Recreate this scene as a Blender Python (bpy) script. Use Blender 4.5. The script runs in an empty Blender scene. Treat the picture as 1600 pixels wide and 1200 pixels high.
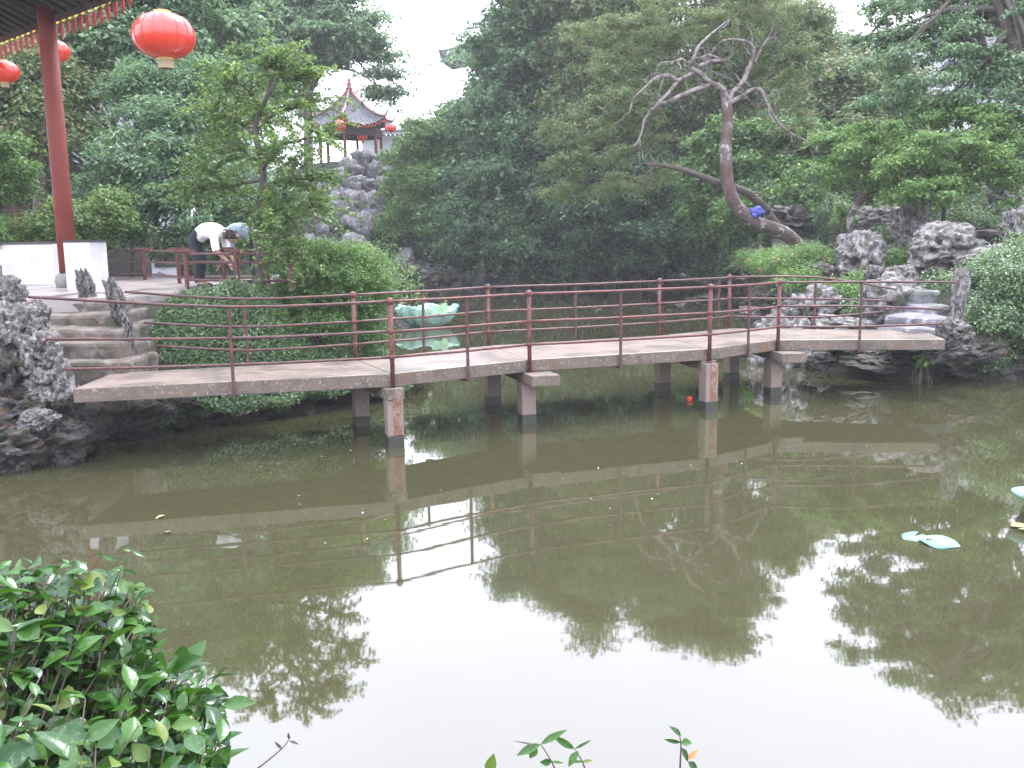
import bpy, bmesh, math, random
import numpy as np
from mathutils import Vector, Matrix, noise
RS = np.random.RandomState(7); random.seed(7)
S = bpy.context.scene; COL = S.collection; R = math.radians
# ---------------------------------------------------------------- camera
F = 1450.0; CAMZ = 2.3
cam = bpy.data.cameras.new('camera'); co = bpy.data.objects.new('camera', cam); COL.objects.link(co)
cam.sensor_width = 36; cam.lens = F/1600*36; cam.clip_start = .05; cam.clip_end = 2000
MC = Matrix.Rotation(R(90-9.0), 3, 'X') @ Matrix.Rotation(R(-.86), 3, 'Z')
co.matrix_world = Matrix.Translation((0, 0, CAMZ)) @ MC.to_4x4(); S.camera = co
# ---------------------------------------------------------------- world (overcast daylight)
SUN_EL, SUN_AZ = 58, 25          # azimuth clockwise from +Y
w = bpy.data.worlds.new('World'); S.world = w; w.use_nodes = True; nt = w.node_tree; nt.nodes.clear()
N = nt.nodes.new; L = nt.links.new
out = N('ShaderNodeOutputWorld'); bg = N('ShaderNodeBackground'); sky = N('ShaderNodeTexSky')
sky.sky_type = 'NISHITA'; sky.sun_disc = False; sky.sun_elevation = R(SUN_EL); sky.sun_rotation = R(SUN_AZ); sky.air_density = 1.5; sky.dust_density = 4
tc = N('ShaderNodeTexCoord'); sp = N('ShaderNodeSeparateXYZ'); L(tc.outputs['Generated'], sp.inputs[0])
mr = N('ShaderNodeMapRange'); L(sp.outputs['Z'], mr.inputs[0]); mr.inputs[1].default_value = 0; mr.inputs[2].default_value = 1; mr.inputs[3].default_value = 12.5; mr.inputs[4].default_value = 20
cl = N('ShaderNodeTexNoise'); cl.inputs['Scale'].default_value = 2.2; cl.inputs['Detail'].default_value = 3; L(tc.outputs['Generated'], cl.inputs['Vector'])
cm = N('ShaderNodeMapRange'); L(cl.outputs[0], cm.inputs[0]); cm.inputs[1].default_value = .3; cm.inputs[2].default_value = .7; cm.inputs[3].default_value = .92; cm.inputs[4].default_value = 1.06
mu = N('ShaderNodeMath'); mu.operation = 'MULTIPLY'; L(mr.outputs[0], mu.inputs[0]); L(cm.outputs[0], mu.inputs[1])
vm = N('ShaderNodeVectorMath'); vm.operation = 'SCALE'; vm.inputs[0].default_value = (.92, .937, 1.105); L(mu.outputs[0], vm.inputs['Scale'])
mx = N('ShaderNodeMix'); mx.data_type = 'RGBA'; mx.inputs[0].default_value = .93; L(sky.outputs[0], mx.inputs[6]); L(vm.outputs[0], mx.inputs[7])
L(mx.outputs[2], bg.inputs[0]); bg.inputs[1].default_value = .1; L(bg.outputs[0], out.inputs[0])
sl = bpy.data.lights.new('sun', 'SUN'); so = bpy.data.objects.new('sun', sl); COL.objects.link(so)
sl.energy = 1.5; sl.angle = R(10); sl.color = (1, .97, .93)
sd_ = Vector((math.sin(R(SUN_AZ))*math.cos(R(SUN_EL)), math.cos(R(SUN_AZ))*math.cos(R(SUN_EL)), math.sin(R(SUN_EL))))
so.rotation_euler = sd_.to_track_quat('Z', 'Y').to_euler(); so.location = (0, 0, 30)
S.view_settings.view_transform = 'Standard'; S.view_settings.look = 'None'; S.view_settings.gamma = 1; S.view_settings.use_curve_mapping = False
S.view_settings.exposure = 1.65
S.render.engine = 'CYCLES'; S.cycles.max_bounces = 6; S.cycles.diffuse_bounces = 3; S.cycles.glossy_bounces = 3; S.cycles.transmission_bounces = 3
S.cycles.volume_bounces = 0; S.cycles.use_denoising = True; S.cycles.caustics_reflective = False; S.cycles.caustics_refractive = False
# ---------------------------------------------------------------- pixel helpers (photo pixels -> places)
def ray(px, py): return MC @ Vector(((px-800)/F, (600-py)/F, -1))
def D(px, py, Y, dz=0):
    r = ray(px, py); t = Y/r.y; return Vector((r.x*t, Y, CAMZ+r.z*t+dz))
def G(px, py, z=0):
    r = ray(px, py); t = (z-CAMZ)/r.z; return Vector((r.x*t, r.y*t, z))
def DR(px, py, Y):
    p = D(px, py, Y); return Vector((p.x, p.y, -p.z))
# ---------------------------------------------------------------- materials
def mat(name, col, rough=.7, bumps=None, mix=None, spec=.5, metal=0, emit=None, emits=0, coat=0, island=0, co_='Object'):
    """col base; mix=[(colour, scale, lo, hi, detail)] noise layers; bumps=[(scale, strength, dist)]"""
    m = bpy.data.materials.new(name); m.use_nodes = True; t = m.node_tree; b = t.nodes['Principled BSDF']
    b.inputs['Roughness'].default_value = rough; b.inputs['Specular IOR Level'].default_value = spec; b.inputs['Metallic'].default_value = metal
    b.inputs['Coat Weight'].default_value = coat
    tc = t.nodes.new('ShaderNodeTexCoord'); last = None
    rgb = t.nodes.new('ShaderNodeRGB'); rgb.outputs[0].default_value = (*col, 1); last = rgb.outputs[0]
    for (c, sc, lo, hi, de) in (mix or []):
        n = t.nodes.new('ShaderNodeTexNoise'); n.inputs['Scale'].default_value = sc; n.inputs['Detail'].default_value = de; t.links.new(tc.outputs[co_], n.inputs['Vector'])
        r = t.nodes.new('ShaderNodeMapRange'); r.inputs[1].default_value = lo; r.inputs[2].default_value = hi; t.links.new(n.outputs[0], r.inputs[0])
        x = t.nodes.new('ShaderNodeMix'); x.data_type = 'RGBA'; t.links.new(r.outputs[0], x.inputs[0]); t.links.new(last, x.inputs[6]); x.inputs[7].default_value = (*c, 1); last = x.outputs[2]
    if island:
        g = t.nodes.new('ShaderNodeNewGeometry'); h = t.nodes.new('ShaderNodeHueSaturation'); r = t.nodes.new('ShaderNodeMapRange')
        t.links.new(g.outputs['Random Per Island'], r.inputs[0]); r.inputs[3].default_value = 1-island; r.inputs[4].default_value = 1+island
        t.links.new(r.outputs[0], h.inputs['Value']); t.links.new(last, h.inputs['Color']); last = h.outputs[0]
    t.links.new(last, b.inputs['Base Color']); prev = None
    for (sc, st, di) in (bumps or []):
        n = t.nodes.new('ShaderNodeTexNoise'); n.inputs['Scale'].default_value = sc; n.inputs['Detail'].default_value = 5; t.links.new(tc.outputs[co_], n.inputs['Vector'])
        bp = t.nodes.new('ShaderNodeBump'); bp.inputs['Strength'].default_value = st; bp.inputs['Distance'].default_value = di; t.links.new(n.outputs[0], bp.inputs['Height'])
        if prev: t.links.new(prev.outputs[0], bp.inputs['Normal'])
        prev = bp
    if prev: t.links.new(prev.outputs[0], b.inputs['Normal'])
    if emit: b.inputs['Emission Color'].default_value = (*emit, 1); b.inputs['Emission Strength'].default_value = emits
    return m
def leafmat(name, c1, c2, c3=None, trans=.38, gloss=.035, rough=.42, f3=.9):
    m = bpy.data.materials.new(name); m.use_nodes = True; t = m.node_tree; t.nodes.clear(); n = t.nodes.new; l = t.links.new
    o = n('ShaderNodeOutputMaterial'); g = n('ShaderNodeNewGeometry'); cr = n('ShaderNodeValToRGB'); l(g.outputs['Random Per Island'], cr.inputs[0])
    cr.color_ramp.elements[0].color = (*c1, 1); cr.color_ramp.elements[1].color = (*c2, 1); cr.color_ramp.elements[1].position = f3 if c3 else 1
    if c3: e = cr.color_ramp.elements.new(min(.995, f3+.03)); e.color = (*c3, 1)
    d = n('ShaderNodeBsdfDiffuse'); tr = n('ShaderNodeBsdfTranslucent'); gl = n('ShaderNodeBsdfGlossy'); gl.inputs['Roughness'].default_value = rough
    gl.inputs['Color'].default_value = (.9, .95, 1, 1)
    hs = n('ShaderNodeHueSaturation'); hs.inputs['Saturation'].default_value = 1.1; hs.inputs['Value'].default_value = 1.5; hs.inputs['Hue'].default_value = .485
    l(cr.outputs[0], d.inputs[0]); l(cr.outputs[0], hs.inputs['Color']); l(hs.outputs[0], tr.inputs[0])
    m1 = n('ShaderNodeMixShader'); m1.inputs[0].default_value = trans; l(d.outputs[0], m1.inputs[1]); l(tr.outputs[0], m1.inputs[2])
    fr = n('ShaderNodeLayerWeight'); fr.inputs[0].default_value = .25; ml = n('ShaderNodeMath'); ml.operation = 'MULTIPLY'; ml.inputs[1].default_value = gloss*2.2; l(fr.outputs['Facing'], ml.inputs[0])
    ad = n('ShaderNodeMath'); ad.inputs[1].default_value = gloss*.35; l(ml.outputs[0], ad.inputs[0])
    m2 = n('ShaderNodeMixShader'); l(ad.outputs[0], m2.inputs[0]); l(m1.outputs[0], m2.inputs[1]); l(gl.outputs[0], m2.inputs[2]); l(m2.outputs[0], o.inputs[0])
    return m
M = {}
M['teal'] = leafmat('leaf_teal', (.030, .078, .034), (.125, .220, .105), (.22, .31, .15))
M['pale'] = leafmat('leaf_pale', (.055, .125, .055), (.185, .290, .150), (.28, .36, .20))
M['yell'] = leafmat('leaf_fresh', (.045, .110, .028), (.150, .240, .070), (.26, .32, .11))
M['green'] = leafmat('leaf_green', (.032, .090, .022), (.130, .235, .065), (.22, .32, .11))
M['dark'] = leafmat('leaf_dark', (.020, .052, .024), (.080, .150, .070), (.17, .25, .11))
M['olive'] = leafmat('leaf_olive', (.050, .086, .030), (.155, .215, .085), (.25, .16, .08), f3=.94)
M['ivy'] = leafmat('leaf_ivy', (.026, .074, .018), (.110, .190, .060), (.24, .33, .14), gloss=.08)
M['light'] = leafmat('leaf_light', (.060, .140, .034), (.16, .27, .075), (.25, .36, .12))
M['near'] = leafmat('leaf_near', (.010, .045, .008), (.045, .125, .016), None, gloss=.05, rough=.28, trans=.25)
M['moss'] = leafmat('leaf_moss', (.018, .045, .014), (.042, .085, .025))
M['red_leaf'] = leafmat('leaf_red', (.25, .06, .04), (.35, .12, .06))
M['bark'] = mat('bark', (.075, .060, .050), .9, [(14, .7, .03)], [((.105, .09, .08), 9, .48, .7, 6), ((.04, .05, .03), 4, .5, .7, 4)])
M['palebark'] = mat('pale_bark', (.115, .088, .078), .8, [(12, .9, .05), (40, .6, .01)], [((.42, .41, .42), 5, .50, .58, 7), ((.085, .05, .038), 2.5, .45, .6, 5)])
M['palebranch'] = mat('highlit_branch_bark', (.20, .175, .165), .7, [(14, .9, .03)], [((.085, .06, .05), 6, .48, .58, 6)])  # pale bark, lightened all round to imitate wet highlights on the limb tops
M['stem'] = mat('stem', (.07, .055, .035), .8)
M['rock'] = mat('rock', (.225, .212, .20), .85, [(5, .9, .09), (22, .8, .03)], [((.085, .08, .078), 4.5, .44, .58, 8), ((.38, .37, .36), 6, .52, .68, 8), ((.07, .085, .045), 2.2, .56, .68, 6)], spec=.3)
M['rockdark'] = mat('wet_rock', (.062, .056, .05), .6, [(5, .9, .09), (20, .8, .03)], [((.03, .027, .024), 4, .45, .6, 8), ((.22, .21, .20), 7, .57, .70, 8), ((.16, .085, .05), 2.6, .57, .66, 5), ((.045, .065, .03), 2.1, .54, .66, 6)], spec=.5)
M['rockfar'] = mat('far_rock', (.15, .145, .155), .85, [(4, .9, .12)], [((.12, .115, .13), 2.4, .45, .6, 8), ((.36, .35, .37), 4, .54, .7, 7), ((.07, .09, .06), 1.5, .56, .68, 6)], spec=.3)
M['ground'] = mat('earth', (.040, .038, .024), .95, [(3, .8, .1)], [((.02, .035, .012), 1.3, .42, .6, 8), ((.07, .065, .05), 5, .56, .7, 6)], co_='Object')
M['pave'] = mat('paving', (.29, .255, .24), .35, [(30, .25, .01)], [((.20, .175, .165), 2.2, .42, .62, 6), ((.36, .33, .32), 9, .55, .75, 6)])
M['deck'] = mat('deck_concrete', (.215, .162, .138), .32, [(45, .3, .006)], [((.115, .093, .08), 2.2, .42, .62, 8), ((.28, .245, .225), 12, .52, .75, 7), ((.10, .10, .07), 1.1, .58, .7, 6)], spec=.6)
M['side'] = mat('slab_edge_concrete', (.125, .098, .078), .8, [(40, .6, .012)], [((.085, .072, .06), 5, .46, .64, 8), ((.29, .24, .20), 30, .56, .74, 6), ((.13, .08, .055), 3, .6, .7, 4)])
M['pillar'] = mat('pillar_concrete', (.20, .155, .13), .85, [(45, .5, .01)], [((.16, .125, .105), 4, .45, .66, 7), ((.28, .235, .21), 40, .56, .74, 6)])
M['wetband'] = mat('wet_algae', (.03, .032, .022), .5, [(30, .5, .01)])
M['rust'] = mat('rust_run', (.18, .075, .04), .85, [(40, .4, .008)], [((.23, .17, .14), 9, .40, .60, 6), ((.12, .04, .025), 15, .52, .7, 5)])
M['iron'] = mat('painted_iron', (.125, .034, .027), .5, [(60, .25, .003)], [((.06, .03, .03), 18, .45, .58, 7), ((.22, .09, .07), 40, .6, .72, 5)], spec=.35)
M['irondark'] = mat('dark_iron', (.060, .028, .027), .48, [(60, .3, .003)], [((.12, .045, .035), 16, .52, .64, 6)], spec=.4)
M['redpaint'] = mat('red_lacquer', (.155, .033, .022), .6, [(20, .12, .006)], [((.14, .026, .02), 3, .45, .65, 6)], spec=.22)
M['plaster'] = mat('white_plaster', (.50, .50, .51), .85, [(25, .2, .006)], [((.38, .38, .39), 2.2, .5, .72, 6)])
M['step'] = mat('brown_step_stone', (.15, .125, .105), .8, [(14, .8, .03), (50, .5, .01)], [((.075, .06, .045), 3, .42, .6, 8), ((.26, .23, .21), 7, .56, .72, 7), ((.05, .06, .03), 2.2, .56, .7, 5)])
M['stone'] = mat('grey_stone', (.20, .19, .175), .75, [(25, .4, .01)], [((.17, .155, .14), 6, .46, .64, 7)])
M['darkwood'] = mat('dark_wood', (.030, .022, .020), .7, [(20, .3, .01)])
M['tile'] = mat('grey_tile', (.075, .078, .095), .85, [(12, .4, .02)], [((.14, .14, .17), 7, .5, .7, 6), ((.06, .065, .07), 3, .5, .65, 5)])
M['palewall'] = mat('pale_wall', (.50, .50, .55), .9, None, [((.40, .40, .44), .8, .45, .65, 5)])
M['palered'] = mat('faded_red', (.22, .09, .085), .6)
M['reddrip'] = mat('red_drip', (.42, .05, .03), .5)
M['yellow'] = mat('glowing_yellow_rim', (.75, .45, .06), .5, emit=(1, .55, .05), emits=.25)  # rims glow by themselves, standing in for light falling on them
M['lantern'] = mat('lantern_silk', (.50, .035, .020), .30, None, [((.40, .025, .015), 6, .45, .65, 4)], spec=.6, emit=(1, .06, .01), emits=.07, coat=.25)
M['bulb'] = mat('bulb', (1, .5, .2), .5, emit=(1, .45, .1), emits=3)
M['gold'] = mat('gold_trim', (.55, .36, .12), .45)
M['tassel'] = mat('tassel', (.33, .26, .16), .8)
M['shirt'] = mat('white_shirt', (.78, .78, .80), .85, [(8, .4, .03)])
M['trousers'] = mat('dark_trousers', (.018, .02, .028), .85)
M['blueshirt'] = mat('grey_blue_shirt', (.25, .33, .42), .85, [(8, .4, .03)])
M['skin'] = mat('skin', (.42, .25, .18), .6)
M['hair'] = mat('hair', (.012, .01, .01), .5)
M['shoe'] = mat('shoe', (.02, .02, .02), .5)
M['turq'] = mat('turquoise_fabric', (.22, .44, .37), .8, None, [((.32, .52, .44), 3, .45, .6, 3)])
M['palegreen'] = mat('pale_green_fabric', (.42, .66, .42), .6)
M['lily'] = mat('lily_leaf', (.10, .22, .16), .6, None, [((.20, .32, .25), 6, .5, .6, 3)])
M['dryleaf'] = mat('dry_leaf', (.22, .21, .08), .6)
M['orange'] = mat('orange_leaf', (.62, .25, .08), .6)
M['bag'] = mat('blue_plastic', (.07, .09, .40), .4)
M['redball'] = mat('red_glint', (.50, .05, .02), .45, emit=(1, .1, .02), emits=.08)  # red with a faint glow built in, imitating a reflected lantern
# ---------------------------------------------------------------- object helpers
def link(o, parent=None):
    COL.objects.link(o)
    if parent is not None: o.parent = parent
    return o
def tag(o, label=None, cat=None, group=None, kind=None):
    if label: o['label'] = label
    if cat: o['category'] = cat
    if group: o['group'] = group
    if kind: o['kind'] = kind
    return o
def thing(name, label, cat, loc=(0, 0, 0), group=None, rz=0):
    o = bpy.data.objects.new(name, None); o.empty_display_size = .2; o.location = loc; o.rotation_euler = (0, 0, rz); link(o); return tag(o, label, cat, group)
def npmesh(name, V, T, m, smooth=False, quads=False):
    me = bpy.data.meshes.new(name); V = np.asarray(V, dtype=np.float32); T = np.asarray(T, dtype=np.int32); k = T.shape[1]
    me.vertices.add(len(V)); me.vertices.foreach_set('co', V.ravel()); me.loops.add(T.size); me.loops.foreach_set('vertex_index', T.ravel())
    me.polygons.add(len(T)); me.polygons.foreach_set('loop_start', np.arange(0, T.size, k, dtype=np.int32)); me.polygons.foreach_set('loop_total', np.full(len(T), k, dtype=np.int32))
    if smooth: me.polygons.foreach_set('use_smooth', np.ones(len(T), dtype=bool))
    me.update(); me.validate(); me.materials.append(m); return me
def obj(name, me, parent=None, loc=None):
    o = bpy.data.objects.new(name, me)
    if loc is not None: o.location = loc
    return link(o, parent)
class MB:
    def __init__(s): s.v = []; s.f = []; s.mi = []
    def add(s, v, f, mi=0):
        b = len(s.v); s.v += [tuple(p) for p in v]; s.f += [tuple(i+b for i in q) for q in f]; s.mi += [mi]*len(f)
    def box(s, c, size, rz=0, mi=0, jit=0):
        hx, hy, hz = [a/2 for a in size]; ca, sa = math.cos(rz), math.sin(rz); v = []
        for z in (-hz, hz):
            for x, y in ((-hx, -hy), (hx, -hy), (hx, hy), (-hx, hy)):
                v.append((c[0]+x*ca-y*sa+random.uniform(-jit, jit), c[1]+x*sa+y*ca+random.uniform(-jit, jit), c[2]+z+random.uniform(-jit, jit)))
        s.add(v, [(0, 3, 2, 1), (4, 5, 6, 7), (0, 1, 5, 4), (1, 2, 6, 5), (2, 3, 7, 6), (3, 0, 4, 7)], mi)
    def prism(s, pts, z0, z1, mi=0):
        n = len(pts); v = [(p[0], p[1], z0) for p in pts]+[(p[0], p[1], z1) for p in pts]
        s.add(v, [tuple(range(n-1, -1, -1)), tuple(range(n, 2*n))]+[(i, (i+1) % n, n+(i+1) % n, n+i) for i in range(n)], mi)
    def tube(s, pts, rad, k=8, mi=0, cap=True):
        pts = [Vector(p) for p in pts]; n = len(pts); rad = rad if hasattr(rad, '__len__') else [rad]*n; v = []; u = None
        for i, p in enumerate(pts):
            t = (pts[min(i+1, n-1)]-pts[max(i-1, 0)]).normalized()
            if u is None: u = t.orthogonal().normalized()
            u = (u-t*u.dot(t)).normalized(); b = t.cross(u)
            for j in range(k):
                a = 2*math.pi*j/k; v.append(p+(u*math.cos(a)+b*math.sin(a))*rad[i])
        f = [(i*k+j, i*k+(j+1) % k, (i+1)*k+(j+1) % k, (i+1)*k+j) for i in range(n-1) for j in range(k)]
        if cap: f += [tuple(range(k-1, -1, -1)), tuple(range((n-1)*k, n*k))]
        s.add(v, f, mi)
    def lathe(s, c, prof, k=16, mi=0):
        v = []; n = len(prof)
        for r, z in prof:
            for j in range(k): a = 2*math.pi*j/k; v.append((c[0]+r*math.cos(a), c[1]+r*math.sin(a), c[2]+z))
        f = [(i*k+j, i*k+(j+1) % k, (i+1)*k+(j+1) % k, (i+1)*k+j) for i in range(n-1) for j in range(k)]+[tuple(range(k-1, -1, -1)), tuple(range((n-1)*k, n*k))]
        s.add(v, f, mi)
    def mesh(s, name, mats, smooth=False):
        me = bpy.data.meshes.new(name); me.from_pydata(s.v, [], s.f)
        for m in (mats if isinstance(mats, (list, tuple)) else [mats]): me.materials.append(m)
        me.polygons.foreach_set('material_index', s.mi)
        if smooth: me.polygons.foreach_set('use_smooth', [True]*len(s.f))
        me.update(); return me
    def obj(s, name, mats, parent=None, smooth=False, bevel=0):
        o = obj(name, s.mesh(name, mats, smooth), parent)
        if bevel:
            b = o.modifiers.new('edge', 'BEVEL'); b.width = bevel; b.segments = 2; b.limit_method = 'ANGLE'
        return o
def nrmz(a): return a/np.maximum(np.linalg.norm(a, axis=1, keepdims=True), 1e-6)
def rdir(n): return nrmz(RS.normal(size=(n, 3)))
def leafmesh(name, P, Nn, size, m, aspect=.5, var=.35, droop=.25, fold=.18, tri=False):
    n = len(P); Nn = nrmz(Nn); t = rdir(n); t[:, 2] -= droop; t = nrmz(t-Nn*(t*Nn).sum(1, keepdims=True)); b = np.cross(Nn, t)
    Ls = (size*(1+var*(RS.rand(n, 1)*2-1))); W = Ls*aspect*.5
    if tri:
        V = np.empty((n, 3, 3)); V[:, 0] = P-b*W*1.25; V[:, 1] = P+b*W*1.25; V[:, 2] = P+t*Ls
        return npmesh(name, V.reshape(-1, 3), np.arange(n*3).reshape(-1, 3), m)
    V = np.empty((n, 4, 3)); V[:, 0] = P; V[:, 1] = P+t*Ls*.42+b*W+Nn*W*fold; V[:, 2] = P+t*Ls-Nn*Ls*.08; V[:, 3] = P+t*Ls*.42-b*W+Nn*W*fold
    i = np.arange(n)[:, None]*4; T = np.concatenate([i+np.array([[0, 1, 2]]), i+np.array([[0, 2, 3]])], 1).reshape(-1, 3)
    return npmesh(name, V.reshape(-1, 3), T, m)
def clump_leaves(C, rad, nleaf, flat=.6, shellp=.45, up=.6, rnd=.6):
    """C (k,3) clump centres, rad (k,) radii -> points, normals"""
    k = len(C); wgt = rad**2; idx = RS.choice(k, nleaf, p=wgt/wgt.sum()); d = rdir(nleaf); d[:, 2] = d[:, 2]*.9+.12; rr = RS.rand(nleaf, 1)**shellp
    sc = np.stack([rad[idx], rad[idx], rad[idx]*flat], 1); lump = 1+.25*np.sin(d[:, :1]*7+idx[:, None])*np.cos(d[:, 1:2]*6+idx[:, None]*2)
    P = C[idx]+d*sc*rr*lump
    rays = rdir(k*7).reshape(k, 7, 3); j = RS.randint(0, 7, nleaf); q = RS.rand(nleaf) < .3; r2 = RS.rand(nleaf, 1)*1.65; dd = rays[idx, j]*sc*r2; dd[:, 2] -= (r2[:, 0]**2)*rad[idx]*.16
    P[q] = (C[idx]+dd+RS.normal(size=(nleaf, 3))*rad[idx][:, None]*.05)[q]
    Nn = d*.5+np.array([0, 0, up])+rdir(nleaf)*rnd; return P, Nn
def clumps(envs, k, rc, inner=.35):
    vol = np.array([e[1][0]*e[1][1]*e[1][2] for e in envs])**.7; idx = RS.choice(len(envs), k, p=vol/vol.sum()); d = rdir(k)
    rr = inner+(1-inner)*RS.rand(k, 1)**.6; c = np.array([list(e[0]) for e in envs])[idx]; r = np.array([list(e[1]) for e in envs])[idx]
    return c+d*r*rr, rc*(.6+.8*RS.rand(k))
def E(px, py, Y, rx, ry, rd=None):
    """ellipsoid from photo pixels at depth Y; rx, ry in px"""
    c = D(px, py, Y); s = Y/F*1.02; return (c, (rx*s, rd if rd else rx*s*.8, ry*s))
def branchy(a, b, wob, n=7):
    a, b = Vector(a), Vector(b); mid = (a+b)/2+Vector((random.uniform(-1, 1), random.uniform(-1, 1), random.uniform(.1, 1)))*wob
    pts = []
    for i in range(n):
        t = i/(n-1); p = a*(1-t)**2+mid*2*t*(1-t)+b*t*t
        if 0 < i < n-1: p += Vector((random.uniform(-1, 1), random.uniform(-1, 1), random.uniform(-1, 1)))*wob*.12
        pts.append(p)
    return pts
def tree(name, label, cat, envs, trunk, r0, k, rc, nleaf, lsize, leaf, bark='bark', nbr=14, flat=.6, aspect=.5, group=None, rb=.3, droop=.25, inner=.35, crown='crown', up=.6, extra=None):
    base = Vector(trunk[0]); t = thing(name, label, cat, base, group); off = np.array(base)
    C, rad = clumps(envs, k, rc, inner)
    if extra is not None: C = np.concatenate([C, np.array([list(x) for x in extra])]); rad = np.concatenate([rad, np.full(len(extra), rc*.8)])
    far = base.y > 24
    P, Nn = clump_leaves(C, rad, nleaf*(2 if far else 1), flat, up=up)
    obj(crown, leafmesh(crown, P-off, Nn, lsize*(.85 if far else 1), M[leaf], aspect*(1.15 if far else 1), droop=droop, tri=far), t)
    mb = MB(); n = len(trunk); tp = [Vector(p)-base for p in trunk]; rr = [r0*(1-.6*i/(n-1)) for i in range(n)]; rr[0] *= 1.35
    mb.tube(smooth_pts(tp, 3), np.interp(np.linspace(0, n-1, (n-1)*3+1), range(n), rr).tolist(), 9)
    mb.obj('trunk', M[bark], t, True)
    if nbr:
        mb = MB(); sel = RS.choice(len(C), min(nbr, len(C)), replace=False)
        for i in sel:
            c = Vector(C[i])-base; f = .45+.55*random.random(); q = f*(n-1); j = min(int(q), n-2); a = tp[j].lerp(tp[j+1], q-j); r1 = r0*(1-.6*f)*rb*1.6
            pts = branchy(a, c, (c-a).length*.18); mb.tube(pts, [r1*(1-.8*z/6) for z in range(7)], 5)
            for _ in range(2):
                e = c+Vector(rdir(1)[0])*rc*1.2; p0 = pts[4]; mb.tube(branchy(p0, e, rc*.3, 5), [r1*.4*(1-.8*z/4) for z in range(5)], 4)
        mb.obj('branches', M[bark], t, True)
    return t
def smooth_pts(p, m):
    out = []; n = len(p)
    for i in range(n-1):
        a, b, c, d = p[max(i-1, 0)], p[i], p[i+1], p[min(i+2, n-1)]
        for j in range(m):
            u = j/m; out.append(.5*((2*b)+(c-a)*u+(2*a-5*b+4*c-d)*u*u+(3*b-a-3*c+d)*u**3))
    out.append(p[-1]); return out
# ---------------------------------------------------------------- terrain and water
SHORE = [(-6.0, 8.3), (-5.7, 9.6), (-4.9, 10.6), (-3.0, 12.0), (-1.7, 13.4), (-1.5, 15.5), (-2.6, 19), (-5, 25), (-8, 32), (-8, 38), (-4, 41.5), (2, 42.5), (8, 41.5), (11.5, 38), (10.5, 30), (8, 24.5), (6, 19.5), (4.9, 16), (5.2, 15), (6.6, 14.7), (9, 14.8), (13, 13.5), (17, 9), (17, -1), (3, 1.7), (1.2, 2.35), (-.4, 2.4), (-1.6, 3.2), (-3.2, 4.4), (-5.5, 6)]
SH = np.array(SHORE)
def sdf(X, Y):
    P = np.stack([X, Y], -1); best = np.full(X.shape, 1e9); ins = np.zeros(X.shape, bool); n = len(SH)
    for i in range(n):
        a, b = SH[i], SH[(i+1) % n]; ab = b-a; t = np.clip(((P-a)@ab)/(ab@ab), 0, 1); d = np.linalg.norm(P-a-t[..., None]*ab, axis=-1); best = np.minimum(best, d)
        c = ((a[1] > Y) != (b[1] > Y)) & (X < (b[0]-a[0])*(Y-a[1])/(b[1]-a[1]+1e-12)+a[0]); ins ^= c
    return np.where(ins, -best, best)
def sstep(x): x = np.clip(x, 0, 1); return x*x*(3-2*x)
def hgt(X, Y):
    X = np.asarray(X, float); Y = np.asarray(Y, float); d = sdf(X, Y)
    g = lambda x, y, rx, ry, h: h*np.exp(-((X-x)/rx)**2-((Y-y)/ry)**2)
    bank = .5+.05*np.minimum(np.maximum(d, 0), 12)+g(-9, 49, 7, 7, 4.6)+g(3, 50, 14, 8, 1.6)+g(12, 27, 6, 9, 1.0)+g(12.5, 19, 4.5, 4.5, .55)+g(25, 35, 12, 12, 1.5)
    left = sstep((-2.4-X)/1.2)*sstep((Y-11.3)/1.2)*sstep((30-Y)/8); bank = np.maximum(bank, 1.5*left)
    z = -.8+(bank+.8)*sstep((d+.35)/1.0)
    return z+(.05*np.sin(X*2.1+Y)*np.cos(Y*1.7-X*.6))*(d > 0.2)
xs = np.concatenate([np.linspace(-400, -42, 10), np.linspace(-40, 40, 240), np.linspace(42, 400, 10)]); ys = np.concatenate([np.linspace(-80, -10, 6), np.linspace(-8, 70, 234), np.linspace(75, 700, 12)])
XX, YY = np.meshgrid(xs, ys); ZZ = hgt(XX, YY); nx, ny = len(xs), len(ys); ii = (np.arange(ny-1)[:, None]*nx+np.arange(nx-1)[None]).ravel()
tag(obj('ground', npmesh('ground', np.stack([XX, YY, ZZ], -1).reshape(-1, 3), np.stack([ii, ii+1, ii+nx+1, ii+nx], 1), M['ground'], True)), kind='structure')
wm = bpy.data.materials.new('pond_water'); wm.use_nodes = True; t = wm.node_tree; b = t.nodes['Principled BSDF']; b.inputs['Roughness'].default_value = .025; b.inputs['IOR'].default_value = 1.95
tc = t.nodes.new('ShaderNodeTexCoord'); n1 = t.nodes.new('ShaderNodeTexNoise'); n1.inputs['Scale'].default_value = .35; n1.inputs['Detail'].default_value = 4; t.links.new(tc.outputs['Object'], n1.inputs['Vector'])
x = t.nodes.new('ShaderNodeMix'); x.data_type = 'RGBA'; t.links.new(n1.outputs[0], x.inputs[0]); x.inputs[6].default_value = (.034, .034, .016, 1); x.inputs[7].default_value = (.046, .045, .023, 1); t.links.new(x.outputs[2], b.inputs['Base Color'])
prev = None
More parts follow.
